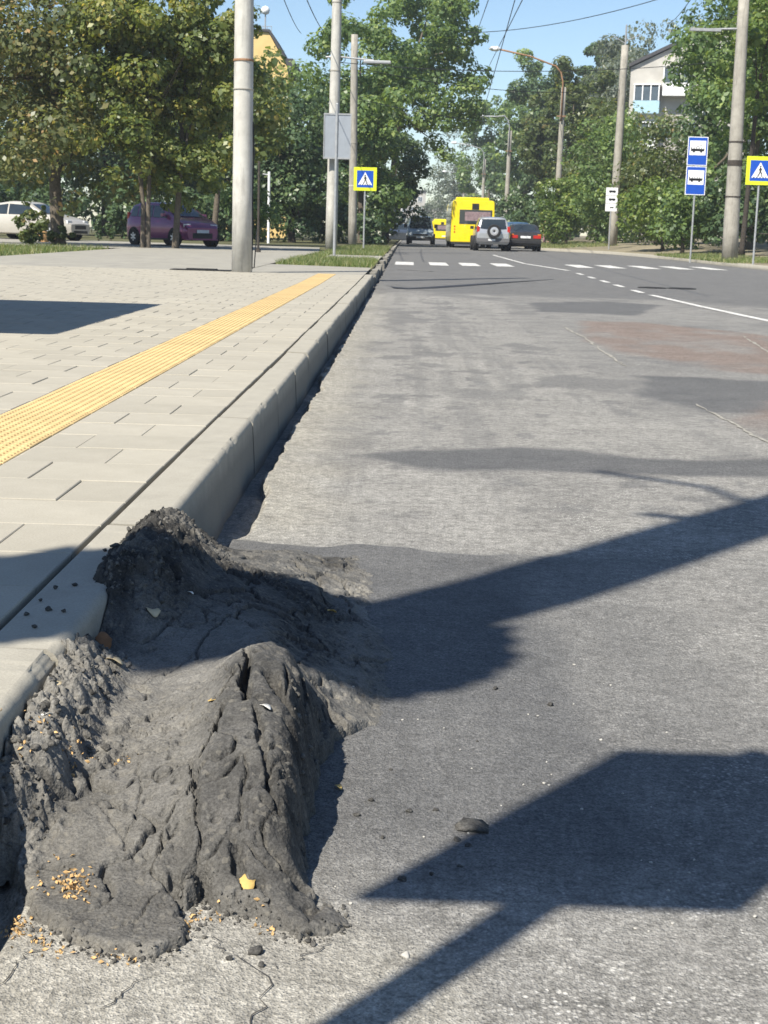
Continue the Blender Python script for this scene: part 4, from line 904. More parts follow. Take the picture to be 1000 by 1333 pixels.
# =============== vehicles ===============
def wheel_at(o, x, y, r_, w, side):
    tm_ = MB().lathe([(r_*.62, -w/2), (r_*.93, -w/2), (r_, -w*.36), (r_, w*.36), (r_*.93, w/2), (r_*.62, w/2)], 20, 'X', c=(x, y, r_)).build('wheel', RUBBER, o, False)
    m = MB(); xs_ = x+side*(w/2-.02)
    m.lathe([(r_*.64, -.02), (r_*.64, .012), (r_*.55, .018), (r_*.5, -.005), (.001, .0)], 18, 'X' if side > 0 else 'X', c=(xs_, y, r_))
    m.build('rim', CHROME, tm_)
    m = MB(); n = 6
    for k in range(n):
        a = 2*math.pi*k/n; m.prism([(-.02, 0), (.02, 0), (.03, r_*.52), (-.03, r_*.52)], 0, .02)
        for i in range(len(m.v)-8, len(m.v)):
            px, py, pz = m.v[i]; m.v[i] = (xs_+side*(.004+py), y+px*math.cos(a)-pz*math.sin(a), r_+px*math.sin(a)+pz*math.cos(a))
    m.build('spokes', CHROME, tm_)
def car(name, label, loc, heading, W, st, paintm, glassdef, wheels, extras, cat='car', lower=None, ztrim=.34):
    """st: stations (y, zbottom, zbelt, ztop, width factor) tail to nose; local +Y is forward"""
    o = empty(name, loc, heading, label, cat); w2 = W/2; rows = []
    A = np.array(st)
    yy = np.unique(np.concatenate([A[:, 0]]+[np.linspace(a, b, 4) for a, b in zip(A[:-1, 0], A[1:, 0])]))
    I_ = lambda k, y: np.interp(y, A[:, 0], A[:, k])
    def roofw(w, belt, top): return w*(.965 if top-belt < .06 else max(.76, .965-.36*(top-belt)))
    for y in yy:
        zb, be, to, wf = (float(I_(k, y)) for k in (1, 2, 3, 4)); w = w2*wf; rw = roofw(w, be, to)
        half = [(0, zb), (.84*w, zb), (.95*w, zb+.05), (w*.99, zb+.2), (w, zb+.38*(be-zb)+.1), (w*.985, be-.03), (w*.96, be), (w*.96+(rw-w*.96)*.55+.012, be+(to-be)*.55), (rw, be+(to-be)*.90), (rw*.90, be+(to-be)*.985), (rw*.5, to+.012), (0, to+.018)]
        rows.append([(x, y, z_) for x, z_ in half]+[(-x, y, z_) for x, z_ in half[-2:0:-1]])
    n = len(rows[0]); v = [p for r_ in rows for p in r_]; f = []
    for i in range(len(rows)-1):
        for k in range(n): f.append((i*n+k, i*n+(k+1) % n, (i+1)*n+(k+1) % n, (i+1)*n+k))
    f.append(tuple(range(n))); f.append(tuple((len(rows)-1)*n+k for k in range(n))[::-1])
    body = MB().add(v, [q[::-1] for q in f]).build('body', paintm, o, True)
    body.data.set_sharp_from_angle(angle=R(42))
    def sx(y, z_):
        be, to, wf = (float(I_(k, y)) for k in (2, 3, 4)); w = w2*wf; rw = roofw(w, be, to)
        if z_ <= be: return w*.985
        t_ = min(1, (z_-be)/max(.01, to-be)); return (w*.96+(rw-w*.96)*t_/.9+.012*min(1, t_*2))
    for sgn in (-1, 1):
        for poly in glassdef['side']:          # quads (y,z)*4: rear-low, front-low, front-high, rear-high
            N = 5; m = MB(); g_ = []
            for i in range(N+1):
                for j in range(N+1):
                    a, b = i/N, j/N
                    y = (poly[0][0]*(1-a)+poly[1][0]*a)*(1-b)+(poly[3][0]*(1-a)+poly[2][0]*a)*b
                    z_ = (poly[0][1]*(1-a)+poly[1][1]*a)*(1-b)+(poly[3][1]*(1-a)+poly[2][1]*a)*b
                    g_.append((sgn*(sx(y, z_)+.012), y, z_))
            m.add(g_, [((N+1)*i+j, (N+1)*(i+1)+j, (N+1)*(i+1)+j+1, (N+1)*i+j+1) if sgn > 0 else ((N+1)*i+j, (N+1)*i+j+1, (N+1)*(i+1)+j+1, (N+1)*(i+1)+j) for i in range(N) for j in range(N)])
            m.build('side_window', GLASS, o, True)
        for y in wheels['y']:
            rr = wheels['r']
            MB().lathe([(rr*1.16, -.10), (rr*1.16, .012), (rr*1.0, .014), (.01, .012)], 20, 'X', c=(sgn*(w2*.985) if sgn > 0 else -w2*.985-.0, y, rr*1.04)).build('wheel_well', RUBBER, o)
            wheel_at(o, sgn*(w2-.075), y, rr, .2, sgn)
    for nm in ('windscreen', 'rear_window'):
        if nm in glassdef:
            (y0, z0, x0), (y1, z1, x1) = glassdef[nm]; d = 1 if nm == 'windscreen' else -1
            N = 6; g_ = []
            for i in range(N+1):
                a = i/N; y = y0+(y1-y0)*a; z_ = z0+(z1-z0)*a; xw = x0+(x1-x0)*a
                for j in range(9): b = j/4-1; g_.append((xw*b, y-d*.04*b*b+d*.028, z_+.014))
            MB().add(g_, [(9*i+j, 9*i+j+1, 9*(i+1)+j+1, 9*(i+1)+j) for i in range(N) for j in range(8)]).build(nm, GLASS, o, True)
    for nm, mt, boxes in extras:
        for bx in boxes:
            MB().box(*bx).build(nm, mt, o, bevel=.012)
    return o
HATCH = [(-1.70, .34, .60, .66, .84), (-1.66, .24, .80, .88, .92), (-1.58, .22, .92, 1.08, .95), (-1.36, .2, .95, 1.38, .985), (-1.0, .2, .95, 1.46, 1), (-.2, .2, .93, 1.475, 1), (.30, .2, .92, 1.40, 1), (.62, .2, .91, 1.20, 1), (.98, .2, .90, .99, .99), (1.30, .2, .84, .88, .97), (1.56, .21, .72, .76, .92), (1.70, .26, .58, .62, .80)]
PURPLE = paint('purple_paint', (.20, .048, .135), .25)
car('hatchback', 'small purple hatchback parked under the maples', (-8.2, 51.8, .172+zgf(51)), R(-134), 1.63, HATCH, PURPLE,
    {'side': [[(-1.42, .98), (-.98, .98), (-1.0, 1.34), (-1.28, 1.32)], [(-.92, .97), (-.12, .96), (-.16, 1.37), (-.92, 1.36)], [(-.06, .96), (.72, .94), (.34, 1.32), (-.10, 1.37)]], 'windscreen': ((1.0, 1.0, .62), (.30, 1.40, .50)), 'rear_window': ((-1.57, 1.06, .55), (-1.36, 1.36, .50))},
    {'y': (-1.15, 1.15), 'r': .285},
    [('headlight', LENS, [(.42, .72, 1.40, 1.60, .60, .76), (-.72, -.42, 1.40, 1.60, .60, .76)]), ('grille', PLASTIC, [(-.42, .42, 1.62, 1.715, .28, .46)]), ('number_plate', PLATE, [(-.26, .26, 1.716, 1.73, .46, .57)]), ('bumper', PURPLE, [(-.68, .68, 1.50, 1.70, .22, .27)]),
     ('tail_light', TAIL, [(.60, .76, -1.62, -1.50, .78, 1.12), (-.76, -.60, -1.62, -1.50, .78, 1.12)]), ('mirror', PURPLE, [(.80, .95, .60, .72, .98, 1.10), (-.95, -.80, .60, .72, .98, 1.10)]), ('sill', PLASTIC, [(-.80, -.70, -.85, .85, .20, .26), (.70, .80, -.85, .85, .20, .26)])])
SEDAN = [(-2.20, .38, .62, .68, .82), (-2.14, .26, .86, .90, .90), (-1.75, .22, .93, .98, .95), (-1.55, .2, .94, 1.06, .97), (-1.05, .2, .93, 1.36, .99), (-.5, .2, .92, 1.44, 1), (.15, .2, .91, 1.42, 1), (.45, .2, .90, 1.30, 1), (1.05, .2, .89, .98, .99), (1.55, .2, .84, .88, .97), (1.95, .22, .73, .77, .92), (2.16, .26, .58, .62, .80)]
WHITEP = paint('white_paint', (.40, .38, .34), .35, .05)
SG = {'side': [[(-1.30, .96), (-.55, .95), (-.55, 1.34), (-1.0, 1.28)], [(-.49, .95), (.92, .93), (.32, 1.30), (-.49, 1.34)]], 'windscreen': ((1.05, 1.0, .66), (.40, 1.34, .52)), 'rear_window': ((-1.60, 1.04, .60), (-1.08, 1.35, .52))}
car('sedan', 'white saloon car parked in the shade at far left', (-14.6, 57.6, .172+zgf(57)), R(-108), 1.75, SEDAN, WHITEP, SG, {'y': (-1.35, 1.35), 'r': .31},
    [('headlight', LENS, [(.46, .76, 1.84, 2.06, .62, .76), (-.76, -.46, 1.84, 2.06, .62, .76)]), ('grille', PLASTIC, [(-.40, .40, 2.08, 2.175, .44, .58)]), ('bumper_slot', PLASTIC, [(-.5, .5, 2.09, 2.18, .28, .38)]), ('tail_light', TAIL, [(.56, .78, -2.16, -2.04, .66, .86), (-.78, -.56, -2.16, -2.04, .66, .86)]), ('mirror', WHITEP, [(.84, .99, .70, .82, .96, 1.08), (-.99, -.84, .70, .82, .96, 1.08)])])
OLDS = [(-2.25, .42, .72, .76, .90), (-2.20, .28, .92, .96, .94), (-1.75, .24, .95, .99, .97), (-1.50, .22, .95, 1.06, .98), (-.98, .22, .94, 1.36, .99), (-.4, .22, .93, 1.42, 1), (.2, .22, .92, 1.40, 1), (.5, .22, .91, 1.28, 1), (1.10, .22, .90, .98, .99), (1.8, .22, .84, .88, .97), (2.2, .26, .70, .74, .92)]
DARKP = paint('dark_grey_paint', (.035, .034, .033), .35)
car('sedan', 'dark old saloon car seen from behind beside the jeep', (6.22, 80.2, zgf(80)), R(0), 1.72, OLDS, DARKP, SG, {'y': (-1.3, 1.35), 'r': .31},
    [('tail_light', TAIL, [(.40, .80, -2.275, -2.18, .66, .82), (-.80, -.40, -2.275, -2.18, .66, .82)]), ('indicator_light', AMBER, [(.62, .81, -2.28, -2.19, .825, .88), (-.81, -.62, -2.28, -2.19, .825, .88)]), ('number_plate', PLATE, [(-.27, .27, -2.29, -2.262, .66, .78)]), ('bumper', PLASTIC, [(-.83, .83, -2.34, -2.20, .40, .56)]), ('mirror', DARKP, [(.84, .99, .70, .82, .98, 1.08), (-.99, -.84, .70, .82, .98, 1.08)])])
JEEP = [(-1.98, .44, .80, .86, .90), (-1.94, .34, 1.0, 1.05, .95), (-1.86, .32, 1.05, 1.30, .97), (-1.68, .32, 1.06, 1.62, .98), (-1.3, .32, 1.06, 1.68, 1), (.0, .32, 1.04, 1.69, 1), (.35, .32, 1.03, 1.60, 1), (1.05, .32, 1.02, 1.10, .99), (1.6, .32, .98, 1.02, .96), (1.95, .36, .80, .84, .88)]
SILVER = paint('silver_paint', (.42, .43, .44), .3, .5)
jp = car('jeep', 'silver off-roader with spare wheel on its tailgate', (4.32, 77.0, zgf(77)), R(1), 1.72, JEEP, SILVER,
    {'side': [[(-1.62, 1.10), (-.75, 1.09), (-.75, 1.56), (-1.48, 1.54)], [(-.68, 1.09), (.92, 1.07), (.28, 1.52), (-.68, 1.58)]], 'windscreen': ((1.05, 1.12, .64), (.35, 1.58, .56)), 'rear_window': ((-1.955, 1.10, .66), (-1.74, 1.56, .58))}, {'y': (-1.2, 1.28), 'r': .345},
    [('tail_light', TAIL, [(.70, .84, -1.96, -1.86, .92, 1.22), (-.84, -.70, -1.96, -1.86, .92, 1.22)]), ('bumper', plain('grey_bumper', (.12, .12, .125), .5), [(-.82, .82, -2.06, -1.90, .44, .64)]), ('number_plate', PLATE, [(-.26, .1, -2.075, -2.062, .50, .60)]), ('mirror', PLASTIC, [(.84, 1.02, .62, .74, 1.08, 1.24), (-1.02, -.84, .62, .74, 1.08, 1.24)]), ('roof_rail', STEEL, [(.50, .54, -1.3, .2, 1.72, 1.75), (-.54, -.50, -1.3, .2, 1.72, 1.75)])])
sp_ = MB().lathe([(.20, .10), (.32, .10), (.345, .06), (.345, -.06), (.32, -.10), (.20, -.10)], 22, 'Y', c=(.02, -2.12, .98)).build('spare_wheel', RUBBER, jp)
MB().lathe([(.21, -.09), (.21, -.105), (.12, -.115), (.02, -.09)], 20, 'Y', c=(.02, -2.12, .98)).build('spare_rim', CHROME, sp_)
BLUEP = paint('blue_paint', (.05, .11, .20), .35)
car('hatchback', 'blue car mostly hidden between jeep and dark saloon', (6.6, 90.5, zgf(90)), R(0), 1.7, [(y, a, b, c_*.93 if c_ > 1.3 else c_, w) for y, a, b, c_, w in JEEP], BLUEP, {'side': [], 'rear_window': ((-1.93, 1.10, .64), (-1.72, 1.46, .56))}, {'y': (-1.2, 1.28), 'r': .32}, [('tail_light', TAIL, [(.68, .82, -1.96, -1.86, .9, 1.15), (-.82, -.68, -1.96, -1.86, .9, 1.15)])])
VAN = [(-2.4, .3, .95, 1.9, .95), (-2.35, .25, 1.05, 2.0, 1), (.6, .25, 1.05, 2.02, 1), (1.0, .25, 1.05, 1.94, 1), (1.55, .25, 1.04, 1.42, .99), (1.85, .25, 1.0, 1.12, .98), (2.3, .28, .80, .86, .95), (2.42, .32, .62, .66, .86)]
VANP = paint('blue_grey_paint', (.27, .32, .36), .35)
car('minivan', 'blue-grey van driving towards the viewer in the left lane', (.90, 102, zgf(102)), R(180), 1.82, [(y, a, b, c_*.93, w) for y, a, b, c_, w in VAN], VANP,
    {'side': [[(.2, 1.08), (1.5, 1.06), (1.1, 1.62), (.2, 1.68)]], 'windscreen': ((1.88, 1.06, .74), (1.02, 1.80, .64))}, {'y': (-1.5, 1.55), 'r': .33},
    [('headlight', LENS, [(.56, .86, 2.2, 2.38, .60, .76), (-.86, -.56, 2.2, 2.38, .60, .76)]), ('grille', PLASTIC, [(-.5, .5, 2.3, 2.44, .58, .70)]), ('bumper', PLASTIC, [(-.86, .86, 2.3, 2.48, .26, .52)]), ('number_plate', PLATE, [(-.27, .27, 2.485, 2.50, .42, .53)]), ('mirror', PLASTIC, [(.92, 1.12, 1.2, 1.3, 1.1, 1.36), (-1.12, -.92, 1.2, 1.3, 1.1, 1.36)])], 'van')
car('sedan', 'dark parked car half hidden by the verge left of the van', (-.55, 112, zgf(112)), R(180), 1.72, OLDS, paint('slate_paint', (.05, .06, .075)), SG, {'y': (-1.3, 1.35), 'r': .31}, [('headlight', LENS, [(.5, .8, 2.1, 2.24, .55, .7), (-.8, -.5, 2.1, 2.24, .55, .7)])])
# ---- buses
YEL = paint('yellow_paint', (.78, .60, .006), .35, .0)
def bus(loc, L, W, H, label, detail=True):
    o = empty('bus', loc, 0, label, 'bus'); w = W/2; m = MB(); r_ = .16
    prof = [(-w, .32), (w, .32), (w, H*.55), (w-.03, H-r_), (w-.07, H-.05), (w-.2, H), (-w+.2, H), (-w+.07, H-.05), (-w+.03, H-r_), (-w, H*.55)]
    m.prism(prof, 0, L); m.build('body', YEL, o, bevel=.05)
    MB().box(-w-.006, -w+.02, .55, L-.3, .95, H-.50).build('side_window', GLASS, o)
    MB().box(w-.02, w+.006, .55, L-.3, .95, H-.50).build('side_window', GLASS, o)
    MB().box(-w*.63, w*.88, -.012, .02, H*.50, H*.80).build('rear_window', GLASS, o)
    MB().box(-w*.38, w*.80, -.018, -.0125, H*.57, H*.76).build('advert_film', plain('advert_film', (.22, .16, .17), .5, .35, 9), o)
    MB().box(-w*.06, w*.26, -.02, .02, H*.81, H*.93).build('number_display', PLASTIC, o)
    for xx in (-w*.93, w*.78):
        for k in range(3):
            MB().lathe([(.05, -.012), (.05, .03)], 10, 'Y', c=(xx+.12, 0, H*.33+k*.16)).build('rear_light', TAIL if k != 1 else AMBER, o)
    MB().box(w*.08, w*.60, -.02, -.012, .52, .66).build('number_plate', PLATE, o)
    MB().box(-w*.98, w*.98, -.01, .3, .20, .33).build('underside', PLASTIC, o)
    MB().box(-w+.25, w-.35, .3, 2.6, H+.002, H+.16).build('roof_unit', YEL, o, bevel=.05); MB().box(-w+.25, w-.5, 3.2, 5.0, H+.002, H+.2).build('roof_unit', YEL, o, bevel=.05)
    for sgn in (-1, 1):
        for yy in (2.4, L-2.2): wheel_at(o, sgn*(w-.16), yy, .44, .28, sgn)
    return o
bus((3.78, 86, zgf(86)), 11.5, 2.5, 2.72, 'big yellow city bus seen from behind ahead of the jeep')
bus((3.95, 172, zgf(172)), 7.0, 2.2, 2.35, 'smaller far yellow bus beyond the van')

# =============== buildings ===============
CREAM = plain('cream_render', (.62, .46, .20), .9, .08, 1.2); BWHITE = plain('grey_white_panel', (.40, .385, .355), .9, .15, .8); ROOFM = plain('dark_roof', (.06, .06, .065), .8, .2)
GLASSB = glass('window_glass', (.05, .065, .08)); BLUEB = plain('balcony_blue', (.35, .52, .62), .7, .1)
def window(o, x0, x1, z0, z1, y, d=.06, nm='window'):
    wn_ = MB().box(x0, x1, y-d, y-.002, z0, z1).build(nm, WHITE, o)
    e = (x1-x0)*.08; xm = (x0+x1)/2
    for a, b in ((x0+e, xm-e*.5), (xm+e*.5, x1-e)): MB().box(a, b, y-d-.012, y-d-.002, z0+e, z1-e).build('pane', GLASSB, wn_)
cb = empty('gabled_house', (-11.4, 110, .3), 0, 'cream house with steep gable behind the left trees', 'house')
MB().prism([(-3.2, 0), (2.4, 0), (2.4, 12.2), (.95, 14.7), (.15, 14.72), (-3.2, 14.6)], 0, 9).build('wall', CREAM, cb)
MB().prism([(2.05, 12.9), (2.75, 12.9), (2.75, 11.9), (2.41, 11.9), (2.41, 12.3)], -.2, 9).build('roof', ROOFM, cb)
MB().prism([(-3.3, 14.74), (.2, 14.74), (.98, 14.73), (2.5, 12.22), (2.62, 12.3), (1.05, 14.9), (-3.3, 14.9)], -.15, 9.1).build('roof_edge', ROOFM, cb)
window(cb, -.4, .5, 9.2, 10.6, 0); window(cb, -.4, .5, 6.2, 7.6, 0)
an = empty('antenna_mast', (-10.72, 110.3, 15.2), 0, 'white ball on a mast on top of the cream house', 'antenna')
MB().tube([(0, 0, 0), (0, 0, 1.1)], .05, 6).build('mast', STEEL, an); MB().lathe([(.02, -.32), (.24, -.22), (.33, 0), (.24, .22), (.02, .32)], 14, c=(0, 0, 1.35)).build('ball', WHITE, an, True)
for k in range(4): MB().tube([(-.45+.3*k, 0, -.35), (-.45+.3*k, 0, .25)], .02, 5).build('rail_post', STEEL, an)
MB().tube([(-.5, 0, .25), (.5, 0, .25)], .02, 5).build('rail', STEEL, an)
fl_ = empty('apartment_block', (18.0, 125, 1), R(-14), 'white panel flats with balconies above the right-hand trees', 'building')
mb = MB().prism([(0, 0), (9.5, 0), (9.5, 18.4), (0, 13.9)], 0, 16).build('wall', BWHITE, fl_)
MB().prism([(-.15, 13.93), (9.6, 18.5), (9.6, 18.8), (-.15, 14.2)], -.3, 16.2).build('roof', ROOFM, fl_)
for (bx, bz, mt) in ((.45, 10.2, BLUEB), (2.75, 11.6, WHITE), (6.2, 12.6, WHITE), (.45, 7.2, WHITE)):
    bo = MB().box(bx, bx+2.1, -1.1, -.01, bz, bz+1.0).build('balcony', mt, fl_)
    MB().box(bx+.05, bx+2.05, -1.05, -.03, bz+1.02, bz+2.1).build('glazing', GLASSB, bo)
    for k in range(4): MB().box(bx+.66*k, bx+.66*k+.09, -1.12, -1.06, bz+1.01, bz+2.2).build('glazing_bar', WHITE, bo)
    MB().box(bx-.05, bx+2.15, -1.15, -.02, bz+2.22, bz+2.32).build('balcony_roof', WHITE, bo)
for (wx_, wz) in ((2.75, 8.2), (4.9, 9.0), (6.0, 9.5), (8.4, 14.2), (8.4, 11.2)): window(fl_, wx_, wx_+.65, wz, wz+1.4, 0)
fb = empty('far_block', (-4.5, 400, 0), 0, 'pale tower block far down the street', 'building')
MB().box(0, 9.2, 0, 12, 0, 12.2).build('wall', BWHITE, fb); MB().box(9.3, 16, 1, 12, 0, 9.2).build('wing', BWHITE, fb); MB().box(-.2, 9.4, -.2, 12.2, 12.21, 12.8).build('roof', ROOFM, fb)
for i in range(4):
    for j in range(4): window(fb, .8+2.1*i, 2.0+2.1*i, 1.6+2.7*j, 3.0+2.7*j, 0, .1)
# =============== people far off on the right pavement ===============
def person(x, y, z0, h, top, legs, label, stride=.12):
    o = empty('person', (x, y, z0), .3, label, 'person'); k = h/1.72
    def skin(name, verts, edges, rad, mat, root):
        me = bpy.data.meshes.new(name); me.from_pydata([tuple(c_*k for c_ in p) for p in verts], edges, [])
        ob = link(name, me, o); ob.modifiers.new('skin', 'SKIN'); sd_ = me.skin_vertices[0].data
        for i, r_ in enumerate(rad): sd_[i].radius = (r_*k, r_*k)
        sd_[root].use_root = True; ob.modifiers.new('sub', 'SUBSURF').levels = 1; me.materials.append(mat); return ob
    V_ = [(0, 0, .92), (0, 0, 1.15), (0, 0, 1.38), (0, 0, 1.48), (0, -.01, 1.58), (0, -.01, 1.68), (.19, 0, 1.38), (.24, .03, 1.12), (.25, -.06, .90), (-.19, 0, 1.38), (-.24, -.03, 1.12), (-.25, .06, .90), (.09, 0, .88), (.1, stride, .48), (.1, stride*.6, .06), (.1, stride*.6-.12, .04), (-.09, 0, .88), (-.1, -stride, .48), (-.1, -stride*1.3, .06), (-.1, -stride*1.3-.12, .04)]
    E_ = [(0, 1), (1, 2), (2, 3), (3, 4), (4, 5), (2, 6), (6, 7), (7, 8), (2, 9), (9, 10), (10, 11), (0, 12), (12, 13), (13, 14), (14, 15), (0, 16), (16, 17), (17, 18), (18, 19)]
    skin('body', V_, E_, [.15, .14, .16, .06, .10, .08, .07, .05, .04, .07, .05, .04, .09, .065, .045, .035, .09, .065, .045, .035], plain('skin_tone', (.45, .27, .19), .7), 0)
    skin('shirt', [(0, 0, .90), (0, 0, 1.15), (0, 0, 1.38), (.19, 0, 1.38), (.235, .02, 1.16), (-.19, 0, 1.38), (-.235, -.02, 1.16)], [(0, 1), (1, 2), (2, 3), (3, 4), (2, 5), (5, 6)], [.175, .165, .18, .09, .07, .09, .07], top, 0)
    skin('trousers', [(0, 0, .92), (.09, 0, .86), (.1, stride, .48), (.1, stride*.6, .10), (-.09, 0, .86), (-.1, -stride, .48), (-.1, -stride*1.3, .10)], [(0, 1), (1, 2), (2, 3), (0, 4), (4, 5), (5, 6)], [.17, .105, .08, .065, .105, .08, .065], legs, 0)
    skin('hair', [(0, .02, 1.66), (0, .03, 1.74)], [(0, 1)], [.095, .075], BARKD, 0)
person(10.35, 112, bank_z(10.35, 112), 1.68, plain('red_cloth', (.42, .035, .05), .9), plain('pink_cloth', (.40, .22, .24), .9), 'person in red walking by the bushes right of the dark saloon')
person(10.95, 114, bank_z(10.95, 114), 1.70, plain('navy_cloth', (.02, .025, .05), .9), BLACK, 'person in dark clothes behind the one in red', -.1)

# =============== vegetation ===============
def leaf_arrays(clumps, n, size, g_, shell=.5, droop=0.):
    C = np.array([c[:3] for c in clumps], float); Rr = np.array([c[3:6] for c in clumps], float)
    w = (Rr.prod(1))**(2/3); k = g_.choice(len(C), n, p=w/w.sum())
    d = g_.normal(size=(n, 3)); d /= np.linalg.norm(d, axis=1)[:, None]
    rad = shell+(1-shell)*g_.random(n)**.7; P = C[k]+Rr[k]*d*rad[:, None]
    nr = d*1.0+g_.normal(size=(n, 3))*.45+np.array([0, 0, .5]); nr /= np.linalg.norm(nr, axis=1)[:, None]
    a = np.cross(nr, g_.normal(size=(n, 3))); a /= np.linalg.norm(a, axis=1)[:, None]; b = np.cross(nr, a)
    if droop: b = b*(1-droop)+np.array([0, 0, -1.])*droop
    s_ = size*(.42+1.15*g_.random(n)**1.6)[:, None]
    v = np.stack([P-b*s_*.62, P+a*s_*.42+nr*s_*.10, P+b*s_*.62, P-a*s_*.42+nr*s_*.10], 1).reshape(-1, 3)
    tint = np.clip(.42+.22*g_.normal(size=n)+.35*(g_.random(len(C))[k]-.5), 0, 1)
    return v, np.arange(4*n).reshape(-1, 4), tint
def crown_clumps(cx, cy, cz, rx, ry, rz, nc, g_, cr=(.24, .42), fill=2.4, flat=.75, shape='round'):
    out = []; m = min(rx, rz)
    while len(out) < nc:
        d = g_.normal(size=3); d /= np.linalg.norm(d); r_ = g_.random()**(1/fill)
        p = d*r_
        if shape == 'cone':
            if g_.random() > (1-p[2])*.62: continue
            k = (1-(p[2]+1)/2*.88); p = np.array([p[0]*k, p[1]*k, p[2]])
        c_ = g_.uniform(*cr)*m; out.append((cx+p[0]*rx, cy+p[1]*ry, cz+p[2]*rz, c_*g_.uniform(.8, 1.3), c_, c_*flat))
    return out
def tree(name, label, x, y, z0, crown, mat, n, size, seed, trunk_r=.16, nc=60, bark=BARK, cat='tree', group=None, cr=(.24, .42), fill=2.4, shape='round', stems=1, flat=.75, shell=.5, droop=0, fork=.45):
    """crown: (dx, dy, cz, rx, ry, rz), heights above z0"""
    g_ = np.random.default_rng(seed); o = empty(name, (x, y, z0), 0, label, cat, group); dx, dy, cz, rx, ry, rz = crown
    cl = crown_clumps(dx, dy, cz, rx, ry, rz, nc, g_, cr, fill, flat, shape)
    v, f, tint = leaf_arrays(cl, n, size, g_, shell, droop)
    v[:, 2] = np.maximum(v[:, 2], .03)
    link('crown', np_mesh('crown', v, f, mat, attrs=[('tint', 'FACE', tint)]), o)
    m = MB(); zb = max(.3, cz-rz*fork)
    for s_ in range(stems):
        bx = (s_-(stems-1)/2)*trunk_r*2.2; top = Vector((dx+bx*3, dy, cz+rz*.45)); base = Vector((bx, 0, -.2)); forkp = Vector((bx*2+dx*.3, dy*.3, zb))
        m.tube([base, base+Vector((0, 0, .35)), base.lerp(forkp, .55)+Vector((g_.normal()*.06, 0, 0)), forkp, forkp.lerp(top, .5)+Vector((g_.normal()*.15, g_.normal()*.15, 0)), top], [trunk_r*1.5, trunk_r*1.1, trunk_r*.92, trunk_r*.8, trunk_r*.45, trunk_r*.12], 9)
        for i in range(6):
            c_ = cl[int(g_.integers(len(cl)))]; t_ = g_.uniform(0, .7); p0 = forkp.lerp(top, t_)
            p1 = Vector(c_[:3]); mid_ = p0.lerp(p1, .5)+Vector((0, 0, -.08*(p1-p0).length))
            m.tube([p0, mid_, p1], [trunk_r*.42*(1-t_*.5), trunk_r*.25, trunk_r*.06], 6, False)
    m.build('trunk', bark, o, True)
    return o
LZ = .135
tree('maple_tree', 'olive and brown maple tree at far left over the white car', -11.07, 47, LZ+zgf(47), (-.3, 0, 5.3, 3.9, 3.2, 4.2), MAPLE_OLIVE, 26000, .145, 1, .22, 110, cr=(.15, .30), fork=.75)
tree('maple_tree', 'yellow-green maple whose trunk stands before the purple car door', -8.12, 46.0, LZ+zgf(46), (-.1, .2, 5.3, 2.5, 2.4, 4.0), MAPLE_GOLD, 19000, .135, 2, .075, 90, cr=(.15, .30), stems=2, fork=.7)
tree('maple_tree', 'yellow-green maple whose trunk stands before the purple car bonnet', -7.28, 46.6, LZ+zgf(46), (.45, .4, 5.3, 2.0, 2.2, 4.1), MAPLE_GOLD, 19000, .135, 3, .10, 90, cr=(.15, .30), fork=.7)
tree('maple_tree', 'leaning thin maple behind the purple car windscreen', -7.9, 60.5, LZ+zgf(60), (.6, .4, 5.6, 2.4, 2.2, 3.4), MAPLE_GOLD, 6000, .2, 33, .12, 50)
tree('sapling', 'small bush at the far left edge in front of the white car', -10.75, 42.5, LZ+zgf(42), (0, 0, .75, .55, .5, .65), OLIVE, 900, .11, 4, .03, 12, cat='bush')
tree('tree_sucker', 'weedy tuft round the foot of the far left maple', -11.0, 46.6, LZ+zgf(46), (0, 0, .3, .5, .4, .3), OLIVE, 500, .10, 44, .02, 8, cat='bush')
# dark belt behind the parked cars
tree('dark_tree', 'dark tree behind the white car at the left edge', -21.6, 82, .35, (0, 0, 5.4, 4.6, 3, 5.4), DARKGREEN, 11050, 0.234, 5, .2, 70, BARKD)
tree('dark_tree', 'dark tree behind the gap between white and purple cars', -17.3, 85, .35, (0, 0, 5.6, 4.4, 3, 5.6), DARKGREEN, 11050, 0.234, 6, .2, 70, BARKD)
tree('dark_tree', 'dark tree behind the purple car', -13.4, 88, .35, (0, 0, 5.8, 4.2, 3, 5.8), DARKGREEN, 11050, 0.234, 7, .2, 70, BARKD)
tree('dark_tree', 'dark tree right behind the thick pale pole', -9.8, 90, .35, (0, 0, 4.9, 3.4, 3, 5.0), DARKGREEN, 11050, 0.218, 8, .2, 70, BARKD)
tree('dark_tree', 'dense dark tree between the two left-hand pale poles', -5.9, 76, .33, (0, 0, 3.9, 2.7, 2.4, 4.1), DARKGREEN, 17000, 0.172, 9, .18, 90, BARKD)
for i, (hx_, hy_, hl_) in enumerate(((-20.5, 71, 'dark hedge bush at the left edge behind the white car roof'), (-17, 71.5, 'dark hedge bush behind the white car bonnet'), (-13.8, 72, 'dark hedge bush between the white and the purple car'), (-10.8, 72.5, 'dark hedge bush behind the purple car roof'), (-8.2, 73.5, 'dark hedge bush just left of the thick pale pole'))):
    tree('hedge_bush', hl_, hx_, hy_, .31, (0, 0, 1.3, 1.9, 1.1, 1.4), DARKGREEN, 2600, .18, 50+i, .06, 30, BARKD, 'bush', 'hedge behind the cars')
tree('bush', 'sunlit green bush beside the purple car bonnet', -6.6, 62, .28, (0, 0, 1.2, 1.2, .9, 1.2), MIDGREEN, 2200, .16, 60, .05, 26, cat='bush')
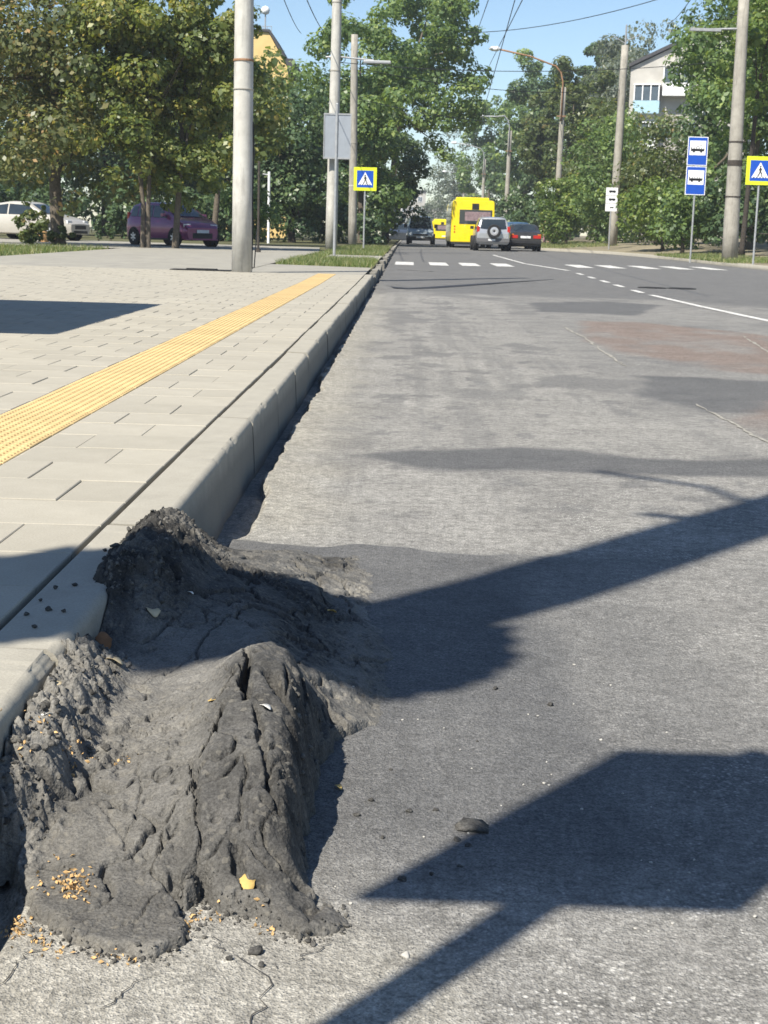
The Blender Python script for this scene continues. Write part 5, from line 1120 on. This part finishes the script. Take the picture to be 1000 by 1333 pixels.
for i, (tx, lab) in enumerate(((-12.9, 'small cone thuja left of its twin by the hedge'), (-12.4, 'small cone thuja right of its twin by the hedge'))):
    tree('thuja', lab, tx, 62, LZ+zgf(62)+.03, (0, 0, .62, .24, .24, .62), DARKGREEN, 900, .07, 70+i, .03, 40, cat='shrub', shape='cone', cr=(.25, .4))
pt = empty('planter', (-12.8, 52.2, .172+zgf(52)), 0, 'small terracotta planter before the white car', 'planter')
MB().lathe([(.17, 0), (.22, .30), (.24, .32), (.24, .37), (.20, .37), (.19, .30)], 16).build('pot', plain('terracotta', (.50, .30, .14), .9), pt)
tree('thuja', 'yellow-green cone shrub growing in the terracotta planter', -12.8, 52.2, .50+zgf(52), (0, 0, .48, .26, .26, .46), MAPLE_GOLD, 700, .07, 75, .02, 34, cat='shrub', shape='cone', cr=(.25, .4))
def wood(name, label, x0, x1, y0, y1, h, n, size, mat, seed, z0=.3):
    g_ = np.random.default_rng(seed); cl = []
    for _ in range(int((x1-x0)*1.6)):
        r_ = g_.uniform(1.0, 2.0); cl.append((g_.uniform(x0, x1), g_.uniform(y0, y1), z0+g_.uniform(.2, h-1), r_, r_, r_*.8))
    v, f, tint = leaf_arrays(cl, n, size, g_, .4); v[:, 2] = np.maximum(v[:, 2], z0)
    return tag(link(name, np_mesh(name, v, f, mat, attrs=[('tint', 'FACE', tint)])), label, 'woodland', kind='stuff')
wood('woodland', 'dark mass of undergrowth and trees behind the left hedge', -80, -6.5, 98, 106, 7.5, 40000, .30, DARKGREEN, 301)
wood('woodland', 'far dark wood closing the view at left', -70, -4, 160, 175, 12, 14000, .5, DARKGREEN, 302)
wood('woodland', 'dark mass of trees behind the right-hand bushes', 11.5, 60, 112, 122, 5.5, 18000, .32, DARKGREEN, 303, .7)
wood('woodland', 'far dark wood behind the flats at right', 9, 80, 185, 205, 12, 14000, .5, DARKGREEN, 304, .8)
# tall street trees, left side
tree('street_tree', 'tall airy green tree behind the left crossing sign', -2.6, 85, .36, (-.3, 0, 7.2, 3.7, 3.4, 7.0), MIDGREEN, 23800, 0.211, 10, .22, 110, cr=(.16, .30), fill=2)
tree('street_tree', 'tall airy tree leaning over the road left of the sky gap', -1.5, 100, .42, (2.4, 0, 11.6, 4.0, 3.4, 6.4), MIDGREEN, 20400, 0.234, 11, .24, 100, cr=(.16, .30), fill=2)
tree('street_tree', 'shorter dark tree hanging over the left kerb before the van', -1.25, 92, .39, (.6, 0, 3.6, 1.75, 1.8, 3.2), DARKGREEN, 9350, 0.172, 12, .12, 60, BARKD)
tree('street_tree', 'leafy tree filling the gap above the left crossing sign', -4.6, 96, .40, (.2, 0, 5.6, 3.0, 2.8, 5.4), MIDGREEN, 11900, 0.218, 13, .2, 70)
tree('bush', 'dark bush at the foot of the left street trees', -1.9, 76, .33, (0, 0, .9, 1.0, 1.4, .95), DARKGREEN, 2200, .15, 14, .05, 24, BARKD, 'bush')
tree('bush', 'dark undergrowth below the tall airy tree at left', -4.2, 80, .34, (0, 0, 1.3, 1.6, 1.4, 1.3), DARKGREEN, 2600, .17, 15, .05, 30, BARKD, 'bush')
# distance
tree('far_tree', 'pale far tree behind the bus with slim trunks', 10.0, 292, .3, (0, 0, 11.2, 7.4, 5, 10.6), GREY, 11050, 0.328, 16, .2, 70, cr=(.16, .30), stems=3)
tree('far_tree', 'small pale tree at the far end of the street', 7.4, 330, .3, (0, 0, 6.4, 4.6, 4, 6.3), GREY, 5100, 0.390, 17, .2, 40)
tree('far_tree', 'low far tree before the tower block', 2.2, 350, .3, (0, 0, 3.2, 2.8, 3, 3.3), GREY, 3060, 0.390, 18, .2, 30)
tree('far_tree', 'dark far tree left of the tower block', -4.9, 240, .3, (0, 0, 5.5, 4.4, 4, 5.6), MIDGREEN, 5100, 0.351, 19, .2, 40)
# right side
tree('dark_tree', 'tall dark tree right of the sky gap over the bus', 13.4, 152, .6, (0, 0, 9.8, 3.9, 4, 9.6), DARKGREEN, 15300, 0.296, 20, .3, 90, BARKD, cr=(.17, .32))
tree('chestnut_tree', 'broad chestnut with sunlit top behind the rusty-armed lamp', 14.0, 130, .9, (0, 0, 8.6, 4.1, 4, 7.0), OLIVE, 17000, 0.281, 21, .3, 100, cr=(.16, .28))
tree('pine_tree', 'pine top showing above the olive trees at right', 21.2, 172, 1.2, (0, 0, 17.4, 2.7, 2.5, 4.8), DARKGREEN, 7650, 0.328, 22, .25, 40, BARKD, cr=(.2, .36), fork=1.5)
tree('pine_tree', 'second pine top left of the white flats', 25.2, 176, 1.2, (0, 0, 17.6, 2.4, 2.5, 4.4), DARKGREEN, 5950, 0.328, 23, .25, 36, BARKD, fork=1.5)
tree('willow_tree', 'grey-green willow with hanging twigs behind the white flats', 24.6, 152, 1.4, (0, 0, 13.2, 6.6, 4, 7.4), GREY, 18700, 0.328, 24, .3, 100, cr=(.16, .30), droop=.5)
tree('birch_tree', 'tall pale birch above the roof of the flats', 22.2, 160, 1.2, (0, 0, 14.6, 4.8, 4, 7.4), GREY, 16000, .33, 81, .25, 90, cr=(.16, .30), droop=.35)
tree('birch_tree', 'airy green tree behind the far lamp poles', 11.6, 215, .6, (0, 0, 11.5, 4.8, 4, 10.6), MIDGREEN, 11000, .38, 82, .25, 80, cr=(.16, .30))
tree('birch_tree', 'tall green tree left of the dark one over the jeep', 14.0, 180, .7, (0, 0, 12, 4.4, 4, 11.2), MIDGREEN, 11000, .36, 83, .25, 80, cr=(.16, .30))
tree('willow_tree', 'greyish willow left of the white flats', 17.6, 138, 1., (0, 0, 8.8, 2.6, 2.6, 6.8), GREY, 10200, 0.281, 25, .2, 60, droop=.45)
tree('shrub_tree', 'olive brown tree behind the three-plate sign', 14.2, 108, .8, (0, 0, 4.9, 3.4, 3, 5.0), OLIVE, 13600, 0.211, 26, .15, 80)
tree('shrub_tree', 'olive tree directly below the white flats', 14.0, 84, .66, (.6, 0, 3.5, 3.0, 2.6, 3.7), OLIVE, 16150, 0.156, 27, .15, 90)
tree('shrub_tree', 'tall olive shrub between the tall pole and the lamp pole', 12.9, 94, .7, (0, 0, 4.3, 2.7, 2.4, 4.4), MIDGREEN, 9000, .19, 84, .12, 70)
tree('bush', 'bright green bush below the rusty-armed lamp pole', 10.5, 98, .5, (0, 0, 2.3, 2.0, 1.8, 2.4), BRIGHT, 8500, 0.172, 28, .08, 50, cat='bush')
tree('bush', 'dark bush right of the dark saloon car', 9.4, 118, .5, (0, 0, 1.9, 2.5, 1.8, 2.0), DARKGREEN, 5950, 0.187, 29, .08, 36, BARKD, 'bush')
tree('bush', 'green bush at the foot of the tall pole by the flats', 12.9, 75, .62, (-.2, 0, 1.7, 1.9, 1.7, 1.8), BRIGHT, 5500, .17, 30, .08, 56, cat='bush')
tree('bush', 'mid green bush left of the stop sign post', 12.6, 68, .55, (.3, 0, 1.6, 1.7, 1.5, 1.65), MIDGREEN, 5000, .16, 31, .08, 50, cat='bush')
tree('bush', 'dark bush under the right-hand maple behind the old pole', 14.6, 66, .70, (0, 0, 1.7, 2.0, 1.4, 1.9), DARKGREEN, 4500, .18, 32, .08, 44, BARKD, 'bush')
tree('maple_tree', 'big yellow-green maple behind the stout old pole at right', 16.3, 71, .72, (-.3, -.4, 7.2, 3.6, 3.2, 6.6), MIDGREEN, 21000, .19, 34, .26, 120, cr=(.16, .30))
tree('maple_tree', 'bright maple boughs hanging round the stout old pole', 13.7, 60.8, .62, (-.2, -3.2, 7.4, 1.9, 2.9, 3.0), BRIGHT, 6500, .16, 35, .10, 60, BARKD, cr=(.16, .28))
tree('maple_tree', 'dark maple filling the top right corner', 16.9, 78, .8, (.2, 0, 6.8, 3.5, 3, 6.4), DARKGREEN, 11900, 0.203, 36, .22, 70, BARKD)
# =============== unseen stop sign, shelter and an added tree that throw the near shadows ===============
bs = empty('stop_sign', (-.885, .30, KZ), 0, 'stop sign on a post beside the viewer whose shadow crosses the road', 'road sign')
MB().tube([(0, .03, -.02), (0, .03, 2.9)], .034, 12).build('post', STEEL, bs)
pl = MB().box(-.257, .257, 0, .015, 2.04, 2.93).build('plate', WHITE, bs)
MB().box(-.235, .235, -.003, -.0005, 2.06, 2.91).build('blue_field', BLUE, pl); MB().box(-.19, .19, -.006, -.0035, 2.35, 2.78).build('white_panel', WHITE, pl)
m = MB(); bus_icon(m, 0, 2.55, .32, -.009, -.0065); m.build('bus_symbol', BLACK, pl)
sh = empty('bus_shelter', (-3.43, 7.73, KZ), 0, 'flat-roofed bus shelter just left of the view', 'shelter')
MB().box(-2.5, 0, 0, 4.1, 2.36, 2.44).build('roof', STEEL, sh)
for yy in (.1, 2.05, 4.0):
    MB().tube([(-2.4, yy, 0), (-2.4, yy, 2.36)], .04, 8).build('post', STEEL, sh)
for yy in (.14, 2.09): MB().box(-2.42, -2.40, yy, yy+1.86, .3, 2.1).build('back_panel', PANELBACK, sh)
MB().box(-2.25, -1.85, .5, 3.6, .42, .46).build('bench', BARK, sh)
for yy in (.8, 3.3): MB().box(-2.1, -2.0, yy, yy+.08, 0, .42).build('bench_leg', STEEL, sh)
nt = empty('shadow_tree', (-3.75, -.55, KZ), 0, 'unseen tree added behind the viewer, its thick limb shaped to cast a shadow', 'tree')  # added tree: limb and leaf clumps placed to throw the middle shadow
MB().tube([(0, 0, -.2), (0, 0, .5), (.05, .1, 2.0), (.12, .3, 3.2)], [.24, .18, .16, .15], 10).tube([(.12, .3, 3.1), (.6, .55, 3.55), (1.25, .75, 3.72), (1.62, .85, 3.95), (1.74, .92, 4.5), (1.76, .92, 5.6), (1.80, .92, 7.0), (1.85, .92, 9.5)], [.14, .13, .145, .165, .175, .175, .17, .16], 10).tube([(1.8, .92, 6.3), (1.45, 1.1, 6.75), (1.0, 1.3, 6.9)], .025, 6).tube([(1.8, .92, 6.0), (1.4, .9, 6.2)], .03, 6).build('trunk', BARK, nt, True)
gN = np.random.default_rng(91)
cl = [(.55, .5, 3.52, .30, .25, .22), (.93, .6, 3.56, .28, .25, .22), (1.30, .75, 3.74, .34, .3, .34), (1.58, .85, 3.78, .32, .28, .36), (1.70, .88, 3.86, .24, .25, .34), (1.80, .80, 3.80, .22, .22, .24), (.1, .35, 3.45, .35, .3, .25), (-.3, .2, 3.5, .4, .35, .3)]
v, f, tint = leaf_arrays(cl, 5200, .13, gN, .1)
link('crown', np_mesh('crown', v, f, MIDGREEN, attrs=[('tint', 'FACE', tint)]), nt)

# =============== thin summer haze ===============
hz_m = bpy.data.materials.new('summer_haze'); hz_m.use_nodes = True; ht = hz_m.node_tree; ht.nodes.remove(ht.nodes['Principled BSDF'])
pv = ht.nodes.new('ShaderNodeVolumePrincipled'); pv.inputs['Density'].default_value = .0005; pv.inputs['Color'].default_value = (.86, .92, 1, 1); pv.inputs['Anisotropy'].default_value = .2
ht.links.new(pv.outputs[0], ht.nodes['Material Output'].inputs['Volume'])
tag(MB().box(-110, 110, -45, 430, -1.4, 27).build('haze', hz_m), 'thin pale haze in the air along the street', 'haze', kind='stuff')
